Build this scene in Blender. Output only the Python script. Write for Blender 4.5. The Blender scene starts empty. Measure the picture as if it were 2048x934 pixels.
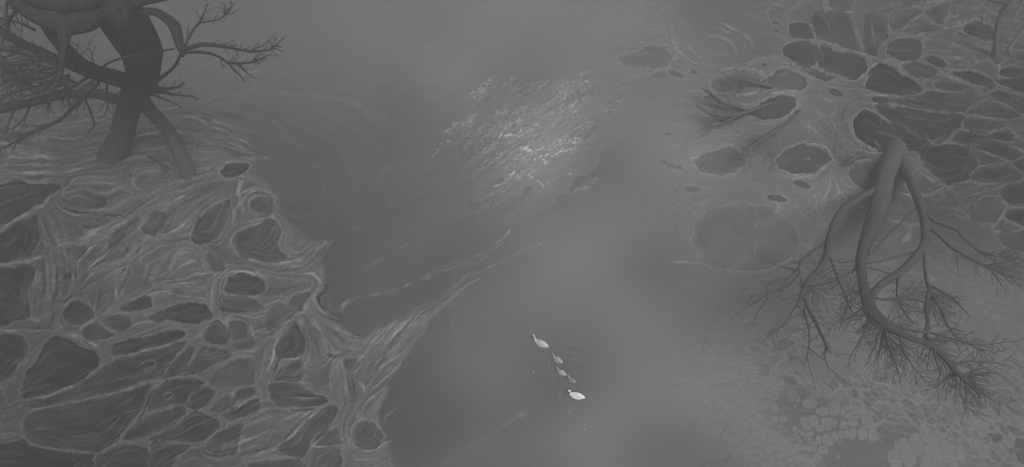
import bpy, math, random
import numpy as np
from mathutils import Vector

# ---------------------------------------------------------------- camera, sky, sun, exposure
SC = bpy.context.scene
COL = SC.collection
CAM_H, PITCH, FPX = 43.0, math.radians(52.0), 1435.0
cam_d = bpy.data.cameras.new('camera')
cam_d.angle = 2 * math.atan(1024.0 / FPX)
cam_d.clip_start = 0.5
cam_d.clip_end = 5000
cam = bpy.data.objects.new('camera', cam_d)
COL.objects.link(cam)
cam.location = (0, 0, CAM_H)
cam.rotation_euler = (math.pi / 2 - PITCH, 0, 0)
SC.camera = cam

SUN_EL, SUN_AZ = math.radians(58), math.radians(150)
world = bpy.data.worlds.new('World')
SC.world = world
world.use_nodes = True
nt = world.node_tree
nt.nodes.clear()
sky = nt.nodes.new('ShaderNodeTexSky')
sky.sky_type = 'NISHITA'
sky.sun_disc = False
sky.sun_elevation = SUN_EL
sky.sun_rotation = SUN_AZ
bw = nt.nodes.new('ShaderNodeRGBToBW')          # a grey overcast sky
bg = nt.nodes.new('ShaderNodeBackground')
bg.inputs['Strength'].default_value = 0.15
out = nt.nodes.new('ShaderNodeOutputWorld')
nt.links.new(sky.outputs[0], bw.inputs[0])
nt.links.new(bw.outputs[0], bg.inputs['Color'])
nt.links.new(bg.outputs[0], out.inputs['Surface'])

sun_d = bpy.data.lights.new('sun', 'SUN')
sun_d.energy = 1.5
sun_d.angle = math.radians(25)
sun_d.color = (1.0, 1.0, 1.0)
sun = bpy.data.objects.new('sun', sun_d)
COL.objects.link(sun)
sd = Vector((math.sin(SUN_AZ) * math.cos(SUN_EL), math.cos(SUN_AZ) * math.cos(SUN_EL), math.sin(SUN_EL)))
sun.rotation_euler = sd.to_track_quat('Z', 'Y').to_euler()

SC.view_settings.view_transform = 'Standard'
SC.view_settings.look = 'None'
SC.view_settings.exposure = 1.05
SC.view_settings.gamma = 1.0
SC.cycles.use_denoising = True
SC.cycles.filter_width = 1.05
SC.cycles.volume_bounces = 1
SC.cycles.max_bounces = 5

# light budget used to turn the traced ground tones into surface colours
GAIN, AIR = 0.73, 0.053
HAZE_DENSITY, HAZE_COLOR = 0.0080, 0.25

# ---------------------------------------------------------------- survey chart <-> ground
CP, SP = math.cos(PITCH), math.sin(PITCH)
def ray(u, v):
    a = (u - 1024.0) / FPX
    b = (467.0 - v) / FPX
    return Vector((a, CP + b * SP, -SP + b * CP))
def P3(u, v, z=0.0):
    d = ray(u, v)
    t = (CAM_H - z) / -d.z
    return Vector((0, 0, CAM_H)) + d * t
def dist_at(u, v, z=0.0):
    return (CAM_H - z) / -ray(u, v).z
def chart_of(x, y, z=0.0):
    zz = z - CAM_H
    dep = y * CP - zz * SP
    up = y * SP + zz * CP
    return 1024 + FPX * x / dep, 467 - FPX * up / dep

def tag(o, label=None, cat=None, group=None, kind=None):
    if label: o['label'] = label
    if cat: o['category'] = cat
    if group: o['group'] = group
    if kind: o['kind'] = kind
    return o

# ---------------------------------------------------------------- chart painting tools
PAD = 160
W, H = 2048 + 2 * PAD, 934 + 2 * PAD
rng = np.random.default_rng(7)
fy = np.fft.fftfreq(H)[:, None]
fx = np.fft.rfftfreq(W)[None, :]
def blur(a, sx, sy=None):
    sy = sx if sy is None else sy
    k = np.exp(-2 * math.pi ** 2 * ((fx * sx) ** 2 + (fy * sy) ** 2))
    return np.fft.irfft2(np.fft.rfft2(a) * k, s=(H, W)).astype(np.float32)
def noise(s, sy=None, ang=0.0):
    sy = s if sy is None else sy
    c, n = math.cos(ang), math.sin(ang)
    u = fx * c + fy * n
    v = -fx * n + fy * c
    k = np.exp(-2 * math.pi ** 2 * ((u * s) ** 2 + (v * sy) ** 2))
    a = np.fft.irfft2(np.fft.rfft2(rng.standard_normal((H, W))) * k, s=(H, W))
    return (a / (a.std() + 1e-9)).astype(np.float32)
def sstep(x, a, b):
    t = np.clip((x - a) / (b - a), 0, 1)
    return t * t * (3 - 2 * t)
def smooth_line(pts, closed, step=4.0):
    n = len(pts)
    P = np.array(pts, float)
    outp = []
    rngk = range(n if closed else n - 1)
    for i in rngk:
        if closed:
            p0, p1, p2, p3 = P[(i - 1) % n], P[i], P[(i + 1) % n], P[(i + 2) % n]
        else:
            p0, p1, p2, p3 = P[max(i - 1, 0)], P[i], P[i + 1], P[min(i + 2, n - 1)]
        L = np.linalg.norm(p2 - p1)
        m = max(1, int(L / step))
        for k in range(m):
            t = k / m
            outp.append(0.5 * ((2 * p1) + (-p0 + p2) * t + (2 * p0 - 5 * p1 + 4 * p2 - p3) * t * t
                               + (-p0 + 3 * p1 - 3 * p2 + p3) * t ** 3))
    if not closed: outp.append(P[-1])
    return np.array(outp, np.float32)
YY, XX = np.mgrid[0:H, 0:W].astype(np.float32)
XX -= PAD; YY -= PAD
def window(pts, m):
    x0 = int(max(0, pts[:, 0].min() + PAD - m)); x1 = int(min(W, pts[:, 0].max() + PAD + m + 1))
    y0 = int(max(0, pts[:, 1].min() + PAD - m)); y1 = int(min(H, pts[:, 1].max() + PAD + m + 1))
    return slice(y0, y1), slice(x0, x1)
def seg_dist(X, Y, pts, closed):
    A = pts; B = np.roll(pts, -1, 0)
    if not closed: A, B = A[:-1], B[:-1]
    best = np.full(X.shape, 1e9, np.float32); par = np.zeros(X.shape, np.float32)
    n = len(A)
    for i in range(n):
        ax, ay = A[i]; dx, dy = B[i] - A[i]
        q = dx * dx + dy * dy + 1e-6
        t = np.clip(((X - ax) * dx + (Y - ay) * dy) / q, 0, 1)
        d = (X - ax - t * dx) ** 2 + (Y - ay - t * dy) ** 2
        m = d < best
        best = np.where(m, d, best)
        par = np.where(m, (i + t) / n, par)
    return np.sqrt(best), par
def inside(X, Y, pts):
    r = np.zeros(X.shape, bool)
    A = pts; B = np.roll(pts, -1, 0)
    for i in range(len(A)):
        ax, ay = A[i]; bx, by = B[i]
        if ay == by: continue
        c = ((ay > Y) != (by > Y)) & (X < (bx - ax) * (Y - ay) / (by - ay) + ax)
        r ^= c
    return r
def parse(s):
    return [tuple(float(q) for q in p.split(',')) for p in s.split()]

# ---------------------------------------------------------------- 1. broad tones of mud and water, pale fog patches painted in
ANCH = '''0,0,100 400,30,108 600,30,118 800,50,123 1000,60,126 1200,60,129 1290,30,124 1400,30,105 1500,60,101
1620,60,108 1800,50,98 2000,50,92 50,250,96 450,150,106 600,130,113 800,130,122 900,200,113 1250,200,124 1350,230,123
1500,300,119 1650,270,113 1720,200,99 1900,200,88 2040,250,83 60,330,97 300,350,101 450,380,105 600,370,96 750,300,103
750,200,108 860,330,105 950,400,108 1200,400,118 1300,350,122 1500,400,118 1650,400,114 40,500,90 300,520,101 520,520,104
720,520,96 850,500,103 1000,500,110 1100,520,115 1250,500,122 1350,500,116 1450,500,114 1650,520,113 1800,540,113
1950,560,106 50,650,88 300,650,93 550,650,102 720,620,97 850,680,98 950,650,104 1100,620,110 1250,620,117 1350,620,118
1500,650,121 1700,700,121 1900,700,117 2020,620,106 50,850,85 300,850,88 550,850,97 750,850,103 850,850,97 1000,800,103
1150,800,110 1300,820,116 1400,870,116 1500,780,123 1750,800,124 1990,800,121 2000,920,113 1700,920,114 850,740,97 560,270,97 640,300,96 560,340,93 640,420,94 600,470,96 1950,330,84 2040,400,82 1930,430,88
1080,300,114 0,-150,104 1000,-150,124 2048,-150,94 0,1080,86 1000,1080,104 2048,1080,112 -150,500,92 2200,500,98'''
A = np.array([[float(q) for q in p.split(',')] for p in ANCH.split()])
sx = slice(None, None, 8)
xs, ys = XX[sx, sx], YY[sx, sx]
num = np.zeros_like(xs); den = np.zeros_like(xs)
for x, y, t in A:
    d2 = (xs - x) ** 2 + (ys - y) ** 2
    w = np.exp(-d2 / (2 * 95.0 ** 2)) + 1e-4 / (1 + d2 / 1e4)
    num += w * t; den += w
low = (num / den)
yi = np.clip((np.arange(H) / 8.0), 0, low.shape[0] - 1.001); xi = np.clip(np.arange(W) / 8.0, 0, low.shape[1] - 1.001)
def upsample(a):
    y0 = yi.astype(int); x0 = xi.astype(int); ty = (yi - y0)[:, None]; tx = (xi - x0)[None, :]
    r = a[y0][:, x0] * (1 - ty) * (1 - tx) + a[y0][:, x0 + 1] * (1 - ty) * tx
    return (r + a[y0 + 1][:, x0] * ty * (1 - tx) + a[y0 + 1][:, x0 + 1] * ty * tx).astype(np.float32)
T = upsample(low)
T += 3.2 * noise(56, 44) * sstep(XX, 500, 900)  # soft mottling of fog, painted into the surface tone
CELLM = np.zeros((H, W), np.float32)      # how far a point is inside a pool
RIDGE = np.zeros((H, W), np.float32)

# ---------------------------------------------------------------- 2. land and open water
LAND_L = smooth_line(parse('''-200,235 0,235 150,225 300,212 420,225 440,250 490,285 530,318 505,320 528,350 545,390 560,420
590,456 622,478 650,484 642,520 655,570 650,592 690,632 706,655 722,672 742,655 790,632 850,608 915,580 985,545 1010,530 985,555 920,592 872,640
850,672 829,690 806,730 784,776 772,820 770,850 790,888 800,934 800,1100 -200,1100'''), True, 14)
RIGHT_EDGE = parse('1240,-170 1240,0 1290,60 1230,140 1290,260 1330,350 1290,450 1390,560 1340,700 1400,934 1400,1100')
edge_x = np.interp(YY[:, 0], [p[1] for p in RIGHT_EDGE], [p[0] for p in RIGHT_EDGE])[:, None]
wn = noise(16) * 9 + noise(50) * 12 + noise(5) * 2.5
Xs, Ys = XX[::4, ::4], YY[::4, ::4]
dl, _ = seg_dist(Xs, Ys, LAND_L, True)
sl = np.where(inside(Xs, Ys, LAND_L), dl, -dl)
yi2 = np.clip(np.arange(H) / 4.0, 0, sl.shape[0] - 1.001); xi2 = np.clip(np.arange(W) / 4.0, 0, sl.shape[1] - 1.001)
_y, _x = yi, xi
yi, xi = yi2, xi2
SL = upsample(sl)
yi, xi = _y, _x
SL = SL + wn * 0.35
landL = sstep(SL, -8, 7) * np.where(YY < 330, sstep(XX, 760, 480), 1)
landR = sstep(XX - edge_x + wn * 2, -70, 70)
LAND = np.maximum(landL, landR)
# higher banks of the left flat are paler than the water they rise from
T -= 3.5 * sstep(SL, 2, -4) * sstep(SL, -80, -20) * (XX < 900) * (YY > 400)
T += 5.0 * sstep(SL, -7, 12) * sstep(SL, 90, 12) * (XX < 1000) * (YY > 330)

# ---------------------------------------------------------------- 3. pools: tone, rim, outline
POOLS = '''
74 5|0,371 35,361 54,367 78,367 110,369 122,372 113,382 94,397 87,411 68,418 47,432 0,451 -60,470 -60,370
75 5|0,463 31,446 61,432 72,432 78,450 77,478 65,505 45,520 0,524 -60,520 -60,480
75 4|0,540 40,531 65,535 70,545 66,560 58,580 60,612 57,632 30,645 0,653 -60,650 -60,540
76 9|146,606 160,603 179,613 188,627 186,634 170,644 151,648 139,641 132,632 135,618
78 8|240,616 250,606 271,597 292,592 302,601 302,615 283,621 259,623 243,618
80 7|174,658 198,651 212,662 226,670 207,679 188,683 174,677 168,672
82 4|207,639 235,632 262,637 260,651 243,663 225,655
78 6|330,620 365,612 395,608 415,615 425,630 405,643 370,645 335,640
82 3|300,634 330,622 352,626 340,640 312,643
79 6|231,690 260,680 299,672 353,660 370,667 363,677 318,693 271,705 240,709 226,703
73 6|104,677 132,679 160,693 190,703 203,721 198,735 179,752 151,768 118,782 71,794 47,799 45,780 54,756 71,726 88,700
72 5|-60,669 0,669 45,673 52,690 54,715 45,724 35,738 24,759 0,771 -60,790
78 7|212,728 236,719 290,706 340,694 372,686 352,716 325,745 300,759 236,782 165,799 82,814 54,814 47,806 94,796 141,778 188,749
76 6|304,768 294,792 283,827 259,851 236,874 219,891 188,902 118,898 71,888 57,874 52,846 59,832 94,818 165,804 236,787 283,773
80 7|316,775 344,761 377,757 405,768 386,787 367,806 330,815 297,822 294,808 304,787
81 6|320,752 345,725 365,705 383,692 392,700 380,720 358,748 340,757
84 6|360,750 385,722 402,694 430,702 462,708 455,718 430,728 400,743
79 8|290,832 330,822 360,813 372,825 365,836 330,855 294,872 250,879 264,855
80 8|300,878 350,850 385,826 410,826 432,840 440,855 420,872 395,884 350,881
79 9|375,805 392,785 415,776 432,782 425,800 410,815 385,820
77 7|250,891 290,895 299,914 301,960 160,960 185,930 200,916 225,897
79 6|303,890 340,888 380,891 360,910 330,950 303,950
72 4|-60,888 0,888 47,881 66,895 118,902 174,907 186,914 160,950 -60,990
84 7|546,770 588,769 617,780 654,799 636,811 600,815 565,811 548,801 543,785
85 7|447,832 459,825 482,813 506,799 520,804 520,818 494,834 470,841 454,839
87 6|419,820 435,801 452,792 464,796 461,815 438,825
85 5|478,782 506,778 504,792 482,801 468,808
83 7|414,893 430,869 459,853 485,846 487,865 478,893 464,907 430,907
90 6|424,759 440,740 466,723 500,716 508,745 504,766 466,775 426,773
82 6|405,670 419,651 438,646 459,665 452,691 424,686 407,679
89 4|468,639 494,641 501,655 508,684 490,696 470,698 459,660
80 6|426,696 447,696 466,705 459,714 435,719 414,710
85 5|553,696 565,665 588,644 600,660 612,679 610,707 584,717 560,719
88 4|551,754 570,730 600,723 607,745 593,763 565,761
82 9|452,571 461,556 482,548 506,552 527,561 532,578 512,588 480,590 455,585
86 6|442,594 470,591 506,599 530,613 532,618 494,625 447,620
91 2|540,625 552,607 570,606 595,624 575,645 550,665 535,655
89 6|588,590 619,585 626,590 612,604 603,622 579,611
92 5|690,718 712,715 718,730 710,745 692,740
90 10|707,865 725,843 750,850 765,872 757,890 732,900 711,890
86 4|640,820 598,860 565,888 551,902 607,914 626,884 659,853 671,818
88 4|636,874 671,855 683,879 676,891 633,891
91 3|612,914 626,900 683,898 671,960 612,960
86 6|494,940 532,921 600,921 607,950 540,965
85 5|381,465 395,448 400,441 414,422 431,411 459,406 454,432 445,453 431,479 402,486 390,482
86 3|133,497 145,491 173,494 172,508 160,520 140,522
89 3|120,440 150,450 170,465 165,478 140,482
84 4|52,352 70,347 92,352 88,362 66,366
90 3|182,372 200,368 225,375 215,385 190,383
88 2|128,398 135,388 150,395 175,385 205,395 213,412 195,420 150,418 132,410
86 4|225,470 245,450 270,435 280,440 255,465 235,490 220,500
86 5|283,455 300,435 330,430 325,450 315,470 290,470
84 12|438,342 452,328 471,325 492,326 499,331 490,342 478,351 457,355 442,352
87 7|501,404 518,394 537,397 546,408 541,427 527,434 508,422
87 7|471,496 473,474 487,463 513,448 541,439 555,446 563,465 558,486 565,503 580,515 565,525 530,526 495,518
87 4|416,512 430,515 450,530 455,540 440,545 425,538 415,525
86 2|300,432 318,428 312,452 298,462
113 4|1233,118 1247,113 1282,106 1299,94 1332,99 1346,113 1332,132 1294,137 1252,130
114 4|1341,127 1360,120 1377,132 1374,141 1351,144
104 7|1537,24 1549,16 1567,21 1563,35 1541,33
86 6|1575,50 1585,47 1612,50 1622,65 1624,78 1605,80 1585,75 1577,62
82 8|1568,97 1575,90 1605,84 1625,88 1638,100 1640,115 1632,122 1610,140 1590,125 1572,110
78 6|1643,90 1683,101 1718,113 1730,127 1728,144 1716,158 1711,162 1671,151 1648,141 1636,122
84 5|1590,134 1600,130 1640,145 1690,158 1640,156 1615,148
77 7|1761,128 1789,141 1812,155 1836,172 1843,184 1824,192 1789,193 1751,186 1730,174 1742,146
86 5|1628,25 1660,24 1695,27 1712,60 1718,101 1680,92 1648,82 1630,66
88 4|1730,32 1765,38 1775,61 1765,80 1751,90 1751,108 1728,102 1726,60
82 9|1770,104 1779,87 1808,78 1831,80 1841,94 1838,111 1824,120 1798,121 1779,115
88 6|1779,47 1803,28 1831,16 1843,19 1831,35 1803,54 1784,57
89 6|1848,26 1871,14 1897,7 1890,33 1883,52 1860,40
94 5|1815,54 1836,35 1843,31 1855,42 1878,57 1855,68 1815,71
90 5|1656,-6 1700,-6 1698,18 1680,22 1662,16
80 6|1850,118 1874,118 1893,130 1890,137 1869,132
84 5|1808,134 1836,127 1869,141 1869,151 1848,154 1822,148
78 6|1930,146 1966,155 1984,173 1973,177 1942,165 1907,151
82 4|1855,170 1883,163 1918,170 1954,186 1918,186 1871,180
79 6|1926,59 1947,38 1973,47 1989,66 1977,80 1942,75
75 8|2001,141 2024,137 2100,141 2100,155 2013,155
75 6|2003,160 2100,160 2100,195 2015,178
80 6|1747,193 1789,195 1836,190 1860,186 1907,188 1958,195 1935,222 1925,227 1860,221 1812,212 1747,205
77 7|1756,207 1812,215 1860,225 1925,231 1916,254 1885,280 1860,280 1812,261 1770,240 1756,221
76 9|1706,247 1725,226 1756,233 1789,254 1836,273 1860,287 1845,297 1824,304 1789,305 1742,297 1711,273
97 5|1742,316 1765,312 1830,313 1843,332 1840,346 1815,388 1742,384 1700,355 1710,335
77 7|1841,304 1860,292 1888,287 1918,292 1942,308 1954,327 1940,351 1935,360 1897,372 1871,355 1848,332
92 6|1817,374 1824,355 1845,341 1874,360 1888,374 1864,386 1824,388
78 6|1902,280 1914,268 1942,264 1977,268 1987,280 1954,288 1918,288
80 8|1925,242 1944,235 1977,240 2005,245 2003,256 1973,266 1937,262 1925,254
74 7|1984,268 2001,261 2024,268 2024,278 2010,284 1991,280
79 6|1954,231 1977,209 2001,214 2036,231 2013,236
79 6|1935,226 1961,205 1975,205 1975,212 1951,231
77 6|1980,191 2001,186 2036,200 2060,215 2040,225 2010,208
88 6|2013,247 2048,240 2080,255 2048,271 2022,259
77 7|1947,294 1991,286 2024,294 2043,311 2034,318 2010,320 1977,306
82 5|1942,304 1977,313 2005,325 1966,332 1954,322
82 6|1942,351 1958,337 2001,330 2024,337 2043,353 2024,362 1989,368 1954,362
76 6|2029,325 2048,322 2080,334 2048,346 2034,337
88 6|1904,374 1942,367 1977,372 1996,384 1963,391 1942,407 1918,395
78 6|2001,379 2048,365 2090,385 2048,410 2020,412 2003,393
88 5|1942,412 1970,398 2008,412 2001,440 1963,447 1942,435
77 7|2005,433 2024,421 2060,426 2060,452 2029,449
83 6|1996,440 2036,456 2036,461 1996,461
83 6|1998,466 2070,466 2048,503 2005,489
89 14|1551,318 1580,304 1617,293 1650,304 1661,318 1639,339 1603,348 1568,341
106 6|1389,327 1415,308 1462,297 1493,318 1486,337 1450,350 1410,346
107 8|1424,160 1454,144 1494,141 1530,153 1518,179 1471,188 1431,179
112 8|1494,139 1518,122 1551,112 1582,134 1572,141 1539,151
92 10|1520,177 1534,155 1577,141 1612,162 1600,179 1553,181
107 6|1412,195 1483,191 1513,195 1494,212 1436,220
86 11|1506,217 1530,205 1565,193 1589,195 1591,212 1575,228 1544,240 1500,233 1490,222
109 3|1388,470 1402,434 1440,414 1490,408 1533,417 1572,440 1594,474 1590,504 1566,526 1525,540 1474,541 1425,532 1396,506
'''
EDGE_N = noise(3.2) * 0.9 + noise(9) * 1.6
TANG = []                                  # (x, y, tx, ty, weight) samples of every line, for the flow
def add_tang(pts, closed, wgt):
    n = len(pts)
    for i in range(0, n - (0 if closed else 1)):
        a = pts[i]; b = pts[(i + 1) % n]
        d = b - a; L = float(np.hypot(*d)) + 1e-6
        TANG.append((a[0], a[1], d[0] / L, d[1] / L, wgt))
pool_soft = noise(14, 7) * 1.8
pool_tex = noise(2.0, 5.0, 0.3)
ND1 = np.full((H, W), 60.0, np.float32); ND2 = ND1.copy()
for ln in POOLS.strip().splitlines():
    head, body = ln.split('|')
    tone, rim = (float(q) for q in head.split())
    pts = smooth_line(parse(body), True, 5)
    if 1200 < pts[:, 0].mean() < 1740 and tone < 104: tone += 4
    add_tang(pts, True, 1.0)
    sy_, sx_ = window(pts, 16)
    X, Y = XX[sy_, sx_], YY[sy_, sx_]
    d, _ = seg_dist(X, Y, pts, True)
    s = np.where(inside(X, Y, pts), d, -d) + EDGE_N[sy_, sx_]
    edge = 1.6 + 1.6 * np.clip(1 + 0.6 * pool_soft[sy_, sx_], 0, 2.2)
    f = sstep(s, -2.6, -2.6 + edge + 1.2)
    T[sy_, sx_] = T[sy_, sx_] * (1 - f) + f * (tone + pool_soft[sy_, sx_] + 5.0 * np.exp(-np.maximum(s, 0) / 5.0) * np.clip(.7 + .5 * pool_tex[sy_, sx_], 0, 2))
    r = np.exp(-((s + 3.2) / 1.5) ** 2) * np.clip(1 + .35 * pool_tex[sy_, sx_], .2, 1.7) + 0.30 * np.exp(-((s + 7.4) / 1.5) ** 2)
    RIDGE[sy_, sx_] = np.maximum(RIDGE[sy_, sx_], r * rim * (1.4 if pts[0, 0] > 1200 else 1.25))
    CELLM[sy_, sx_] = np.maximum(CELLM[sy_, sx_], f)
    # distance to the nearest and the second nearest pool: the seam between two pools carries a thin pale wall
    sy2, sx2 = window(pts, 30)
    X, Y = XX[sy2, sx2], YY[sy2, sx2]
    d, _ = seg_dist(X, Y, pts, True)
    d = np.where(inside(X, Y, pts), 0, d)
    a1, a2 = ND1[sy2, sx2], ND2[sy2, sx2]
    ND2[sy2, sx2] = np.where(d < a1, a1, np.minimum(a2, d)); ND1[sy2, sx2] = np.minimum(a1, d)
seam_d = ND2 - ND1 + np.abs(noise(4)) * 0.5
NET = np.exp(-(seam_d / 2.6) ** 2) * sstep(ND1, 17, 6) * (ND2 < 40) * np.clip(0.8 + 0.3 * noise(12), .2, 1.4)
NET2 = np.exp(-((seam_d - 6.5) / 1.8) ** 2) * sstep(ND1, 17, 8) * (ND2 < 40) * 0.5
RIDGE = np.maximum(RIDGE, (NET * 11 + NET2 * 6) * sstep(ND1, -0.1, 1.5) * np.where(XX > 1300, 1.8, 1.3))
near_d = np.minimum(ND1, 30)

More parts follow.
